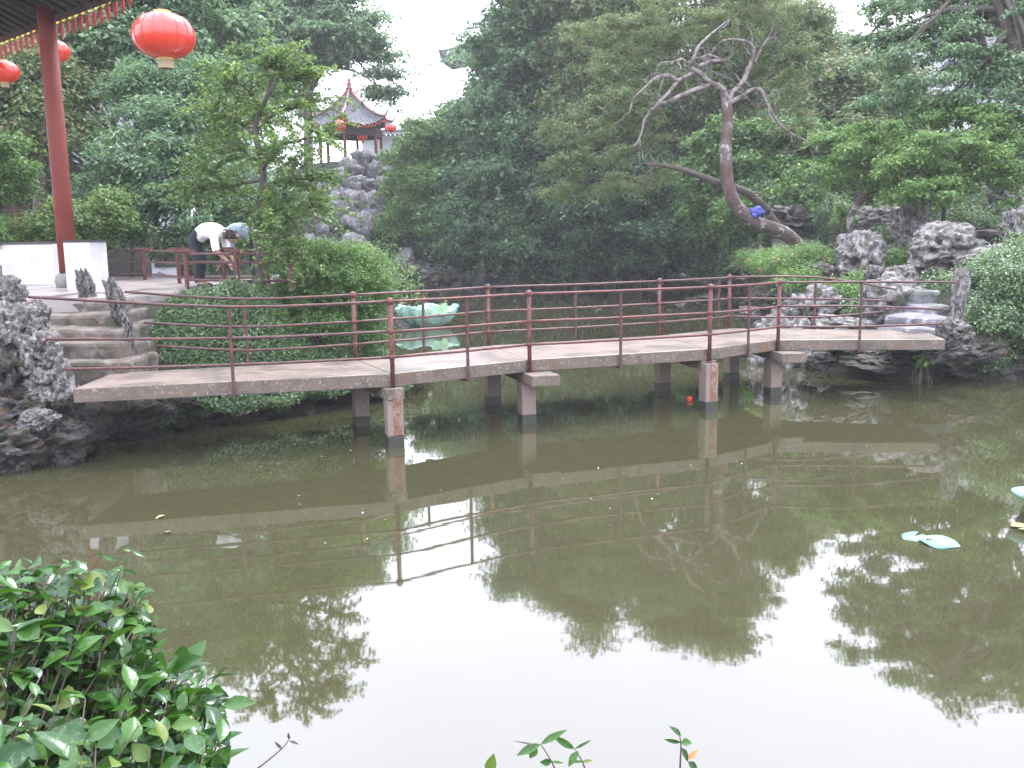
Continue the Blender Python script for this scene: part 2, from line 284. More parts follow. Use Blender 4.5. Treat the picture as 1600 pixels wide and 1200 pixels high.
for sc, st, di, sx in ((1.1, .05, .006, 1), (6, .03, .0014, 1)):
    mp = t.nodes.new('ShaderNodeMapping'); mp.inputs['Scale'].default_value = (sx*.6, 1.3, 1); t.links.new(tc.outputs['Object'], mp.inputs[0])
    n2 = t.nodes.new('ShaderNodeTexNoise'); n2.inputs['Scale'].default_value = sc; n2.inputs['Detail'].default_value = 2; t.links.new(mp.outputs[0], n2.inputs['Vector'])
    bp = t.nodes.new('ShaderNodeBump'); bp.inputs['Strength'].default_value = st*4; bp.inputs['Distance'].default_value = di; t.links.new(n2.outputs[0], bp.inputs['Height'])
    if prev: t.links.new(prev.outputs[0], bp.inputs['Normal'])
    prev = bp
t.links.new(prev.outputs[0], b.inputs['Normal'])
mb = MB(); mb.add([(-14, -4, 0), (22, -4, 0), (22, 46, 0), (-14, 46, 0)], [(0, 1, 2, 3)]); tag(mb.obj('water', wm), kind='structure')
# terrace paving
TZ = 1.6
mb = MB(); mb.prism([(-14, 12.05), (-5.55, 12.05), (-4.9, 12.5), (-4.2, 13.4), (-3.0, 14.2), (-2.9, 17.4), (-4.5, 19), (-14, 19.5)], .9, TZ); ter = mb.obj('terrace', M['pave'], None, bevel=.01); tag(ter, kind='structure')
mb = MB()
for r in range(8):
    y = 12.6+r*.8; x = -13.2+(r % 2)*.6
    while x+1.2 < float(np.interp(y-.42, [12.05, 12.5, 13.4, 14.2], [-5.55, -4.9, -4.2, -3.0])):
        q = obj('paving_slab', None or (globals().setdefault('_pv', None) or globals().update(_pv=(lambda m_: (m_.box((0, 0, 0), (1.185, .785, .03)), m_.mesh('paving_slab', M['pave']))[1])(MB())) or globals()['_pv']), ter); q.location = (x+.6, y, TZ+.015+random.uniform(-.003, .003)); x += 1.2
# ---------------------------------------------------------------- rocks
def rock_mesh(seed, m, sub=4, sc=(1, 1, 1), rough=1.0):
    bm = bmesh.new(); bmesh.ops.create_icosphere(bm, subdivisions=sub, radius=1); o = Vector((seed*7.3, seed*3.1, seed*5.7))
    for v in bm.verts:
        p = v.co.copy(); q = p*1.1+o
        d = 1+rough*(.45*noise.noise(q)+.30*noise.noise(q*2.3)+.18*(1-2*abs(noise.noise(q*3.6)))-.12+.055*(1-2*abs(noise.noise(q*8)))+.02*(1-2*abs(noise.noise(q*17))))
        c = noise.noise(q*2.9+Vector((9, 9, 9)))
        if c > .15: d -= (c-.15)*1.5*rough
        v.co = Vector((p.x*sc[0], p.y*sc[1], p.z*sc[2]))*d
    me = bpy.data.meshes.new('rock'); bm.to_mesh(me); bm.free(); me.polygons.foreach_set('use_smooth', [True]*len(me.polygons)); me.materials.append(m); return me
RK = [rock_mesh(i+1, M['rock'], 5, (1, 1, 1), .8) for i in range(6)]; RD = [rock_mesh(i+11, M['rockdark'], 5, (1, 1, .8)) for i in range(5)]
RF = [rock_mesh(i+21, M['rockfar'], 3, (1, 1, 1), 1.1) for i in range(5)]
RT = [rock_mesh(i+31, M['rock'], 5, (.62, .55, 1.25), 1.25) for i in range(4)]
def rock(me, loc, size, label=None, group=None, parent=None, name='rock', rz=None, tilt=0):
    o = bpy.data.objects.new(name, me); link(o, parent); o.location = loc; o.scale = size if hasattr(size, '__len__') else (size,)*3
    o.rotation_euler = (random.uniform(-.25, .25)+tilt, random.uniform(-.25, .25), random.uniform(0, 6.28) if rz is None else rz)
    if label: tag(o, label, 'rock', group)
    return o
# left rock stack in the near left
o0 = Vector((-5.6, 9.6, 0)); st = thing('rockery', 'dark layered limestone rockery rising from the water beside the left end of the footbridge', 'rockery', o0)
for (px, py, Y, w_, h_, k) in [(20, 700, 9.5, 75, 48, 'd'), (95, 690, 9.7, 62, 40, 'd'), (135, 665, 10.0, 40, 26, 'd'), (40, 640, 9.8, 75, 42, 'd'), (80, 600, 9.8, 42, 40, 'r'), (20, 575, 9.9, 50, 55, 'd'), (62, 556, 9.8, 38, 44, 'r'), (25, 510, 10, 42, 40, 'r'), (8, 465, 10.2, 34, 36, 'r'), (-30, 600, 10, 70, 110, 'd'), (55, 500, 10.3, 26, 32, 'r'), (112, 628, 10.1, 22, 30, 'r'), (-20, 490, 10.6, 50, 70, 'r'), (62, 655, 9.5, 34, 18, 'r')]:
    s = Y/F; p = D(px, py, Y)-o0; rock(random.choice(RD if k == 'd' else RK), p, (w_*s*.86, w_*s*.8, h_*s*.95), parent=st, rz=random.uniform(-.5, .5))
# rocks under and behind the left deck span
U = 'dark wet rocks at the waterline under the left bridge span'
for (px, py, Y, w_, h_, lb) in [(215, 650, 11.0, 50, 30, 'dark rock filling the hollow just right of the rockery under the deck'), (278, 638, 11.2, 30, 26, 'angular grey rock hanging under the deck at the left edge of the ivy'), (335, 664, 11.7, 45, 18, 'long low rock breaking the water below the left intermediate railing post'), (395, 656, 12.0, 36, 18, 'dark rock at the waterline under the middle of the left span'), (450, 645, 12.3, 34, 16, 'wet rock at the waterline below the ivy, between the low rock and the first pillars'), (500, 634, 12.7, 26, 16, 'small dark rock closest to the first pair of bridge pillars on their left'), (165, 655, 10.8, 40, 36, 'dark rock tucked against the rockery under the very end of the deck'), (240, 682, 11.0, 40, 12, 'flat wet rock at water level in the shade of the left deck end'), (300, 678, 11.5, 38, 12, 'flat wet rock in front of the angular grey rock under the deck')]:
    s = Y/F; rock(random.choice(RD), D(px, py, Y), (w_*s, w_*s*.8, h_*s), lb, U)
# standing stones by the left steps
for (px, py, Y, w_, h_, lb) in [(135, 455, 12.2, 20, 34, 'pale pointed standing stone at the top of the steps, in front of the white pier'), (184, 478, 11.6, 20, 42, 'narrow upright grey stone beside the steps with a rail end against it'), (200, 548, 11.2, 13, 46, 'slender dark stone at the foot of the steps against the ivy'), (292, 470, 12.9, 24, 14, 'low pale rounded stone on the terrace edge above the ivy')]:
    s = Y/F; rock(random.choice(RT), D(px, py, Y), (w_*s*1.25, w_*s, h_*s*.85), lb)
# right bank, individually seen
for (px, py, Y, w_, h_, k, lb) in [
    (1346, 402, 19.0, 42, 40, 'r', 'rounded pitted grey boulder standing on the planted slope behind the bridge rail'),
    (1428, 350, 20.3, 32, 44, 'r', 'upright weathered grey stone with a rusty edge at the back of the slope'),
    (1478, 388, 18, 54, 36, 'r', 'broad hump backed grey boulder left of the ivy bank'),
    (1408, 438, 16.2, 26, 24, 'r', 'pale knobbly rock capping the stack beside the path'),
    (1396, 474, 15.6, 46, 44, 'r', 'creviced grey rock below the pale cap at the right end of the far railing'),
    (1368, 430, 16.8, 16, 16, 'r', 'small pale lump of rock left of the pale cap beside the path'),
    (1500, 462, 13.6, 17, 44, 't', 'tall slim grey standing stone where the right railing ends'),
    (1492, 520, 13.3, 26, 22, 'r', 'round grey rock at the foot of the tall standing stone'),
    (1548, 398, 17.0, 44, 12, 'r', 'long pale flat rock lying on top of the ivy bank'),
    (1590, 355, 17.5, 26, 32, 'r', 'tall pale rock above the ivy bank at the edge of view'),
    (1574, 305, 23, 30, 26, 'r', 'grey rockery block among the trees high on the slope'),
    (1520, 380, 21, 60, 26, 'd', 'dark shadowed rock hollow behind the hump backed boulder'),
    (1290, 425, 19.5, 22, 14, 'r', 'small mottled rock among the red flowers behind the rail'),
    (1230, 500, 17.0, 26, 20, 'r', 'pale rock at the water edge seen through the bridge rails'),
    (1275, 478, 17, 38, 32, 'r', 'grey rock with a flat face below the flowers behind the rails'),
    (1320, 512, 15.4, 50, 18, 'r', 'long white streaked rock beside the deck of the right span'),
    (1195, 470, 20.5, 28, 26, 'd', 'dark rock at the corner of the pond left of the right span'),
    (1172, 490, 20, 18, 12, 'r', 'small white rock at the corner of the pond'),
    (1375, 345, 24, 40, 20, 'r', 'flat topped layered stone under the light green trees'),
    (1235, 345, 27, 45, 26, 'd', 'dark rock behind the foot of the leaning tree'),
    (1262, 320, 29, 30, 22, 'd', 'grey brown rock above the foot of the leaning tree')]:
    s = Y/F; rock(random.choice({'r': RK, 'd': RD, 't': RT}[k]), D(px, py, Y), (w_*s*(1.3 if k == 't' else 1), w_*s*.8, h_*s*(.75 if k == 't' else 1)), lb, rz=random.uniform(-.6, .6) if k != 't' else .3)
o0 = Vector((6.2, 15, 0)); st = thing('rock_ledge', 'undercut layered rock ledge at the waterline below the right end of the footbridge', 'rock ledge', o0)
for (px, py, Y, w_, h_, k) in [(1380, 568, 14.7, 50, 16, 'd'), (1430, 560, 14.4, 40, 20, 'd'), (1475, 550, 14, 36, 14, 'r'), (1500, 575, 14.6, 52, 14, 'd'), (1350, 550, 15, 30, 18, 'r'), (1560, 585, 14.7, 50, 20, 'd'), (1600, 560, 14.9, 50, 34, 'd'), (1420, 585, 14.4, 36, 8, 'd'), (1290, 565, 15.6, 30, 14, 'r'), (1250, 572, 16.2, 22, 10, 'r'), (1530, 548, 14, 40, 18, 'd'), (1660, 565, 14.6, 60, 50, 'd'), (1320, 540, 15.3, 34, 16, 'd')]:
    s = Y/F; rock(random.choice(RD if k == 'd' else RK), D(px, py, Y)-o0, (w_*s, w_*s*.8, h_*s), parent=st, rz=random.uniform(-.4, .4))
# far rockery mound carrying the pavilion
o0 = Vector((-7.5, 43, 0)); st = thing('rockery', 'tall pale rockery mound of heaped boulders below the red roofed pavilion', 'rockery', o0)
hill = [(568, 250, 46, 26, 14), (548, 268, 45.6, 24, 16), (590, 272, 45.5, 22, 20), (525, 290, 45, 30, 16), (560, 292, 44.6, 26, 18), (598, 300, 44.6, 22, 22), (505, 312, 44.5, 26, 20), (540, 322, 44, 32, 20), (580, 325, 43.8, 26, 18), (610, 330, 44, 20, 20), (492, 340, 43.8, 24, 18), (525, 350, 43.4, 24, 14), (552, 366, 43, 18, 14), (580, 355, 43.3, 24, 16), (608, 362, 43, 20, 14), (500, 368, 43, 20, 14), (475, 355, 43.4, 22, 22), (535, 380, 42.6, 14, 9), (572, 382, 42.6, 14, 9), (625, 395, 42.4, 20, 10), (480, 325, 44.6, 20, 20)]
for (px, py, Y, w_, h_) in hill:
    s = Y/F*random.uniform(.7, 1.4); rock(random.choice(RF), D(px, py, Y)-o0, (w_*s*1.05, w_*s*.9, h_*s*1.15), parent=st)
# rocks along the far and side shores
def shore_rocks(i0, i1, step, size, label, group, meshes):
    for i in range(i0, i1):
        a, b_ = Vector(SHORE[i]), Vector(SHORE[(i+1) % len(SHORE)]); n = max(1, int((b_-a).length/step))
        for j in range(n):
            p = a.lerp(b_, (j+random.random()*.6)/n); q = size*random.uniform(.6, 1.3); rock(random.choice(meshes), (p.x+random.uniform(-.2, .2), p.y+random.uniform(-.2, .2), random.uniform(0, .35)*q), (q, q*.9, q*random.uniform(.7, 1.25)), label, group)
shore_rocks(8, 14, 1.0, .8, 'dark rock at the far waterline in the shade of the big evergreen trees', 'rocks lining the far waterline', RF)
shore_rocks(9, 13, 1.6, 1.2, 'tall dark rock of the far retaining bank behind the bridge rails', 'rocks of the far retaining bank', RD)
shore_rocks(14, 17, .9, .55, 'pale rock along the right hand shore behind the bridge', 'rocks along the right shore', RK)
shore_rocks(19, 22, 1.0, .6, 'dark rock at the foot of the right ivy bank', 'rocks under the ivy bank', RD)
# ---------------------------------------------------------------- steps
st = thing('stone_steps', 'worn stone steps climbing from the bridge deck to the terrace', 'steps', (-5.2, 10.6, .8))
DZ = .81
for k in range(5):
    mb = MB(); y = 10.62+k*.36; z = DZ+.155*(k+1)-.0; x0 = -6.6+.02*k; x1 = -4.45-.14*k; mb.box(((x0+x1)/2, y+.5, z-.3), (x1-x0, 1.0, .6), rz=-.06+random.uniform(-.07, .07), jit=.035)
    o = mb.obj('step', M['step'], None, bevel=.045); o.parent = st; o.matrix_parent_inverse = Matrix.Translation((5.2, -10.6, -.8))
st = thing('stone_steps', 'rough pale stone steps and path leading up from the right end of the footbridge', 'steps', (6.9, 14, .8))
for k, (px, py, w_, z) in enumerate([(1444, 514, .75, .86), (1456, 495, .6, 1.0), (1452, 474, .55, 1.16), (1436, 456, .5, 1.32)]):
    p = G(px, py, z); mb = MB(); mb.box((p.x-6.9, p.y-14+.4, z-.8-.15), (w_, .95, .3), rz=.25+random.uniform(-.15, .15), jit=.06); mb.obj('step', M['rockfar'], st, bevel=.07)
# ---------------------------------------------------------------- bridge
Nn_ = [G(112, 608, DZ), G(612, 584, DZ), G(826, 562, DZ), G(1107, 545, DZ), G(1214, 531, DZ), G(1478, 530, DZ)]
def side_line(near): return near
# far edge from photographed far posts / deck edge
Ff = [G(175, 583, DZ), G(557, 562, DZ), G(765, 540, DZ), G(1031, 524, DZ), G(1140, 513, DZ), G(1440, 516, DZ)]
print('deck near', [tuple(round(c, 2) for c in p) for p in Nn_]); print('deck far', [tuple(round(c, 2) for c in p) for p in Ff], [round((a-b_).length, 2) for a, b_ in zip(Nn_, Ff)])
br = thing('footbridge', 'zigzag concrete slab footbridge with thin red iron railings crossing the pond', 'bridge', (0, 12, 0)); BO = Vector((0, 12, 0))
TH = .15
def sub(p): return Vector(p)-BO
for i in range(5):
    g = .006; a, b_ = Nn_[i], Nn_[i+1]; c, d = Ff[i+1], Ff[i]; u = (b_-a).normalized()*g; v = (c-d).normalized()*g
    mb = MB(); q = [a+u, b_-u, c-v, d+v]; ns = 10; nl = [q[0].lerp(q[1], k/ns) for k in range(ns+1)]+[q[3].lerp(q[2], k/ns) for k in range(ns, -1, -1)]
    nl = [p+Vector((random.uniform(-1, 1), random.uniform(-1, 1), 0))*.004 for p in nl]
    pts = [sub(p) for p in nl]; n = len(pts); V = [(p.x, p.y, DZ-TH) for p in pts]+[(p.x, p.y, DZ-.0) for p in pts]
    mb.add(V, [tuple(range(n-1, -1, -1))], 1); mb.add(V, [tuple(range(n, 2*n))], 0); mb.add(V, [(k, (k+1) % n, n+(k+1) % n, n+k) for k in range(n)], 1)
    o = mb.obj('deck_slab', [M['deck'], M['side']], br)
    me = o.data; bm = bmesh.new(); bm.from_mesh(me); bmesh.ops.remove_doubles(bm, verts=bm.verts, dist=1e-4); bmesh.ops.recalc_face_normals(bm, faces=bm.faces); bm.to_mesh(me); bm.free()
    bv = o.modifiers.new('edge', 'BEVEL'); bv.width = .008; bv.segments = 2; bv.limit_method = 'ANGLE'
PB = [(562, 682, 614, 700), (772, 637, 822, 655), (1034, 631, 1103, 640), (1143, 597, 1203, 607)]
for i, (fx, fy, bx_, by_) in enumerate(PB):
    f_, n_ = Ff[i+1].copy(), Nn_[i+1].copy(); dirv = (n_-f_).normalized(); pn = n_-dirv*(.1 if i in (1, 3) else -.02); pf = f_+dirv*.12; ang = math.atan2(dirv.y, dirv.x); ext = [.12, .34, .02, .34][i]
    s0, s1 = f_-dirv*.02, n_+dirv*ext; c = (s0+s1)/2; perp = Vector((-dirv.y, dirv.x, 0)); 
    if i in (1, 3): c = c-perp*0+Vector((.10, .0, 0))
    mb = MB(); q = sub(c); mb.box((q.x, q.y, DZ-TH-.004-.065), ((s1-s0).length, [.2, .36, .22, .36][i], .13), ang, jit=.004); mb.obj('cross_beam', M['side'], br, bevel=.01)
    for j, p in enumerate((pf, pn)):
        q = sub(p); z1 = DZ-TH-.004-.134; o = thing('pillar', None, None); o.parent = br; o.location = (q.x, q.y, 0)
        front = (i in (0, 2) and j == 1); z1 = z1+(.10 if front else 0)
        mb = MB(); w_ = .185; WB = .12
        mb.box((0, 0, (WB-.9)/2), (w_, w_, WB+.9), .35, 1); mb.box((0, 0, (WB+.001+z1)/2), (w_-.002, w_-.002, z1-WB-.001), .35, 0, jit=.003)
        po = mb.obj('pillar', [M['pillar'], M['wetband']], None, bevel=.006); po.parent = br; po.location = (q.x, q.y, 0); bpy.data.objects.remove(o)
        if front:
            mb = MB(); a = .35; mb.box((math.sin(a)*(w_/2+.003)+.02, -math.cos(a)*(w_/2+.003)+.007, (z1+.13)/2), (.085, .006, z1-.13), a, jit=.006); mb.obj('rust_stain', M['rust'], po)
HR = [.81, .475, .19]
def ball(mb, c, r): mb.lathe((c.x, c.y, c.z-r), [(r*math.sin(math.pi*k/8)+1e-3, r*(1-math.cos(math.pi*k/8))) for k in range(9)], 12)
def round_post(p, z0):
    mb = MB(); q = sub(p); mb.tube([(q.x, q.y, z0), (q.x, q.y, DZ+HR[0])], .026, 12); o = mb.obj('post', M['iron'], br, True)
    mb = MB(); ball(mb, Vector((q.x, q.y, DZ+HR[0])), .044); mb.obj('ball_finial', M['iron'], o, True)
    for h in HR[1:]: mb = MB(); ball(mb, Vector((q.x, q.y, DZ+h)), .037); mb.obj('knuckle', M['iron'], o, True)
    mb = MB(); mb.tube([(q.x, q.y, z0), (q.x, q.y, z0+.05)], .04, 12); mb.obj('base_collar', M['iron'], o, True)
def flat_post(p, outd, under=True, h=HR[0]):
    q = sub(p); mb = MB(); d = outd; pts = [(q.x+d.x*.01, q.y+d.y*.01, DZ+h), (q.x+d.x*.01, q.y+d.y*.01, DZ+.02), (q.x+d.x*.02, q.y+d.y*.02, DZ-.05), (q.x+d.x*.02, q.y+d.y*.02, DZ-TH-.012)]
    if under: pts += [(q.x-d.x*.05, q.y-d.y*.05, DZ-TH-.02), (q.x-d.x*.2, q.y-d.y*.2, DZ-TH-.014)]
    mb.tube(pts, .019, 8); mb.obj('bracket_post', M['irondark'], br, False)
for side, E_ in (('n', Nn_), ('f', Ff)):
    out_ = []
    for i in range(1, 5):
        d = (Nn_[i]-Ff[i]).normalized()*(1 if side == 'n' else -1); out_.append(E_[i]+d*.035)
        round_post(E_[i]+d*.035, DZ-TH-.06 if side == 'n' else DZ-TH)
    mids = {'n': [(365, 598), (729, 572), (968, 552), (1166, 538), (1342, 530)], 'f': [(388, 572), (665, 551), (901, 531), (1152, 518), (1272, 515)]}[side]
    M_ = []
    for k in range(5):
        a, b_ = E_[k], E_[k+1]; r = ray(*mids[k]); u = (b_-a); den = r.x*u.y-r.y*u.x; tt = (r.x*(-a.y)-r.y*(-a.x))/den if abs(den) > 1e-6 else .5; tt = min(.85, max(.15, tt)); p = a+u*tt
        nn = Vector((-u.y, u.x, 0)).normalized()*(-1 if side == 'n' else 1)
        flat_post(p+nn*.022, nn, True, HR[0]-.02 if side == 'n' else HR[0]-.04); M_.append(p+nn*.03)
    if side == 'n': ends_l = [D(44, 464, 9.75), D(74, 530, 9.6), D(98, 577, 9.5)]; ends_r = [D(1492, 441, 13.1), D(1482, 484, 13.0), D(1474, 506, 12.9)]
    else: ends_l = [D(196, 456, 11.3), D(225, 504, 11.2), D(246, 540, 11.1)]; ends_r = [D(1398, 452, 14.6), D(1388, 470, 14.6), D(1380, 487, 14.6)]
    for lv in range(3):
        h = HR[lv]; up = lambda p: sub(p)+Vector((0, 0, h)); seq = [sub(ends_l[lv]), up(M_[0]), up(out_[0]), up(M_[1]), up(out_[1]), up(M_[2]), up(out_[2]), up(M_[3]), up(out_[3]), up(M_[4]), sub(ends_r[lv])]
        for a, b_, c in ((0, 1, 2), (2, 3, 4), (4, 5, 6), (6, 7, 8), (8, 9, 10)):
            mb = MB(); pa, pm, pc = seq[a], seq[b_], seq[c]; pts = smooth_pts([pa, pm+Vector((0, 0, -.006)), pc], 4)
            if a == 0 and side == 'n' and lv == 1: pts = [pts[0]+Vector((-.06, .02, -.05))]+pts
            mb.tube([p+Vector((0, 0, random.uniform(-.002, .002))) for p in pts], .0155, 8); mb.obj('rail', M['irondark'] if lv < 3 and (a in (0, 8) or side == 'f') else M['iron'], br, True)
# ---------------------------------------------------------------- waterside hall (left): column, wall, eave
hb = G(110, 452, TZ); hall = thing('pavilion', 'open waterside hall with red column, white parapet and dark tiled eave at the left', 'pavilion', (hb.x, hb.y, TZ)); HO = hb
def hs(p): return Vector(p)-Vector((HO.x, HO.y, TZ))
print('column', hb)
mb = MB(); mb.tube([(0, 0, .22), (0, 0, 1.5), (0, 0, 4.9)], [.135, .132, .125], 28); mb.obj('column', M['redpaint'], hall, True)
mb = MB(); mb.lathe((0, 0, .0), [(.15, 0), (.19, .03), (.215, .12), (.2, .2), (.15, .245), (.14, .25)], 28); mb.obj('column_base', M['stone'], hall, True)
# parapet: curved wall behind the column, square pier in front right
wp = [G(-120, 440, TZ), G(-40, 443, TZ), G(20, 446, TZ), G(60, 448, TZ), G(98, 449.5, TZ)]; wp = [p+Vector((-.15, .3, 0)) for p in wp]
mb = MB(); mc = MB()
wps = smooth_pts(wp, 4); wn = [(Vector((-(wps[min(i+1, len(wps)-1)]-wps[max(i-1, 0)]).y, (wps[min(i+1, len(wps)-1)]-wps[max(i-1, 0)]).x, 0))).normalized() for i in range(len(wps))]
for m_, th, z0, z1 in ((mb, .11, 0, .70), (mc, .13, .702, .74)):
    V = []
    for p, n_ in zip(wps, wn):
        q = hs(p); V += [(q.x-n_.x*th, q.y-n_.y*th, z0), (q.x+n_.x*th, q.y+n_.y*th, z0), (q.x+n_.x*th, q.y+n_.y*th, z1), (q.x-n_.x*th, q.y-n_.y*th, z1)]
    k = len(wps); m_.add(V, [(i*4+j, i*4+(j+1) % 4, i*4+4+(j+1) % 4, i*4+4+j) for i in range(k-1) for j in range(4)]+[(3, 2, 1, 0), (k*4-4, k*4-3, k*4-2, k*4-1)])
mb.obj('parapet_wall', M['plaster'], hall); mc.obj('parapet_cap', M['darkwood'], hall)
pr = hs(G(139, 455, TZ)); mb = MB(); mb.box((pr.x, pr.y, .36), (.42, .42, .72), -.15); mb.obj('pier', M['plaster'], hall, bevel=.01)
mb = MB(); mb.box((pr.x, pr.y, .735), (.45, .45, .026), -.15); mb.obj('pier_cap', M['darkwood'], hall)
# eave
EZ = 5.65
def GZ(px, py, z): return G(px, py, z)
e0, e1 = GZ(-120, 112, EZ), GZ(188, -3, EZ); ed = (e1-e0).normalized(); ei = Vector((ed.y, -ed.x, 0)); 
if ei.x > 0: ei = -ei
print('eave', e0, e1, ei)
e1x = e1+ed*1.2; Ltot = (e1x-e0).length
mb = MB(); rise = .42
for (o_, t_) in ((0, 0),):
    a, b_ = hs(e0), hs(e1x); c = b_+ei*4.2; d = a+ei*4.2; up = Vector((0, 0, 1))
    V = [a, b_, c+up*rise*4.2, d+up*rise*4.2]; V2 = [v+up*.1 for v in V]; mb.add(V+V2, [(0, 1, 2, 3), (7, 6, 5, 4), (0, 4, 5, 1), (1, 5, 6, 2), (2, 6, 7, 3), (3, 7, 4, 0)])
mb.obj('roof', M['darkwood'], hall)
rafm = MB(); rafm.tube([(0, 0, 0), ei*3.6+Vector((0, 0, rise*3.6))], .035, 6); rafme = rafm.mesh('rafter', M['darkwood'])
k = 0; s = .1
while s < Ltot: q = hs(e0+ed*s)+ei*.12+Vector((0, 0, .02)); obj('rafter', rafme, hall, q); s += .26
mb = MB(); q0, q1 = hs(e0)+ei*.95, hs(e1x)+ei*.95; mb.tube([q0+Vector((0, 0, .2)), q1+Vector((0, 0, .2))], .11, 8); mb.obj('eave_beam', M['darkwood'], hall)
dm = MB(); h_, w_ = .155, .11
dm.add([ed*-w_/2+Vector((0, 0, .05)), ed*w_/2+Vector((0, 0, .05)), ed*w_*.42+Vector((0, 0, -h_*.55)), Vector((0, 0, -h_)), ed*-w_*.42+Vector((0, 0, -h_*.55))]+[v-ei*.02 for v in [ed*-w_/2+Vector((0, 0, .05)), ed*w_/2+Vector((0, 0, .05)), ed*w_*.42+Vector((0, 0, -h_*.55)), Vector((0, 0, -h_)), ed*-w_*.42+Vector((0, 0, -h_*.55))]], [(0, 1, 2, 3, 4), (9, 8, 7, 6, 5)]+[(i, i+5, (i+1) % 5+5, (i+1) % 5) for i in range(5)])
dme = dm.mesh('drip_tile', M['reddrip'])
ym = MB(); ym.tube([Vector((0, 0, .075))+ed*(math.cos(a)*.085)+Vector((0, 0, 1))*math.sin(a)*.05 for a in [math.pi*i/8 for i in range(9)]], .011, 6); yme = ym.mesh('tile_rim', M['yellow'])
s = .05
while s < Ltot:
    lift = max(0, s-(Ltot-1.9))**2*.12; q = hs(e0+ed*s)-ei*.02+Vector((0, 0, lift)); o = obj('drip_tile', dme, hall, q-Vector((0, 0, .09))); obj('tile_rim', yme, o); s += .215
# ---------------------------------------------------------------- lanterns
def lantern(px, py, Y, wpx, label, cord_top=None, ratio=.72):
    c = D(px, py, Y); r = wpx*Y/F/2; t = thing('lantern', label, 'lantern', c)
    mb = MB(); prof = []
    for i in range(13):
        a = math.pi*(.07+.86*i/12); prof.append((r*math.sin(a)**.8, -math.cos(a)*r*ratio))
    mb.lathe((0, 0, 0), prof, 32)
    for i in range(0): pass
    V = np.array(mb.v); ang = np.arctan2(V[:, 1], V[:, 0]); f_ = 1+.012*np.cos(ang*16); V[:, 0] *= f_; V[:, 1] *= f_; mb.v = [tuple(v) for v in V]
    mb.obj('shade', M['lantern'], t, True)
    mb = MB()
    for k in range(16):
        a = 2*math.pi*k/16; mb.tube([(math.cos(a)*q[0]*1.018, math.sin(a)*q[0]*1.018, q[1]) for q in prof], r*.008, 4)
    mb.obj('ribs', M['palered'], t)
    mb = MB(); mb.tube([(0, 0, r*ratio*.93), (0, 0, r*ratio*1.1)], r*.26, 16); mb.obj('top_cap', M['gold'], t)
    mb = MB(); mb.tube([(0, 0, -r*ratio*.93), (0, 0, -r*ratio*1.08)], r*.27, 16); mb.obj('bottom_cap', M['gold'], t)
    mb = MB(); mb.tube([(0, 0, -r*ratio*1.08), (0, 0, -r*ratio*1.45)], [r*.24, r*.26], 16); mb.obj('tassel', M['tassel'], t)
    zt = (cord_top if cord_top else c.z+r*4)-c.z; mb = MB(); mb.tube([(0, 0, r*ratio), (0, 0, zt)], .008 if Y < 25 else .015, 5); mb.obj('cord', M['darkwood'], t)
    return t
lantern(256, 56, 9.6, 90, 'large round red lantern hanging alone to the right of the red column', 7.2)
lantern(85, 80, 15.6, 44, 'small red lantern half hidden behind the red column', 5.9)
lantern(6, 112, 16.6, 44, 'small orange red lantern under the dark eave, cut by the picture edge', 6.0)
# bracket arm over the big lantern comes from the hall's roof corner
q = hs(Vector((D(256, 56, 9.6).x, 9.6, 7.2))); mb = MB(); mb.tube([hs(e1x)+ei*.5+Vector((0, 0, .3)), q], .03, 8); mb.obj('lantern_arm', M['darkwood'], hall)
# ---------------------------------------------------------------- terrace railings and people
def railing(label, pix, heights, z, r=.025):
    P = [G(x, y, z) for x, y in pix]; t = thing('railing', label, 'railing', P[0])
    for p in P:
        mb = MB(); q = p-P[0]; mb.tube([(q.x, q.y, 0), (q.x, q.y, heights[0]+.03)], .035, 8); o = mb.obj('post', M['iron'], t); mb = MB(); mb.box((q.x, q.y, heights[0]+.045), (.3, .1, .03), 0); mb.obj('post_cap', M['iron'], o)
    for a, b_ in zip(P, P[1:]):
        for h in heights:
            mb = MB(); mb.tube([a-P[0]+Vector((0, 0, h)), b_-P[0]+Vector((0, 0, h))], r*.8, 6); mb.obj('rail', M['irondark'], t)
railing('low dark red iron railing along the back of the terrace beside the round shrub', [(168, 437), (227, 440), (281, 446), (352, 449), (420, 447)], [.55, .36, .14], TZ)
railing('nearer red iron railing in front of the two bending people', [(293, 452), (372, 454), (455, 455)], [.52, .40, .14], TZ+.002)
def skinbody(name, verts, edges, m, parent, sub_=2):
    me = bpy.data.meshes.new(name); me.from_pydata([v[0] for v in verts], edges, []); o = obj(name, me, parent); me.materials.append(m)
    sk = o.modifiers.new('skin', 'SKIN'); 
    for i, v in enumerate(verts):
        sv = me.skin_vertices[0].data[i]; sv.radius = v[1] if hasattr(v[1], '__len__') else (v[1], v[1]); sv.use_root = (i == 0)
    sb = o.modifiers.new('sub', 'SUBSURF'); sb.levels = sb.render_levels = sub_; sk.use_smooth_shade = True; return o
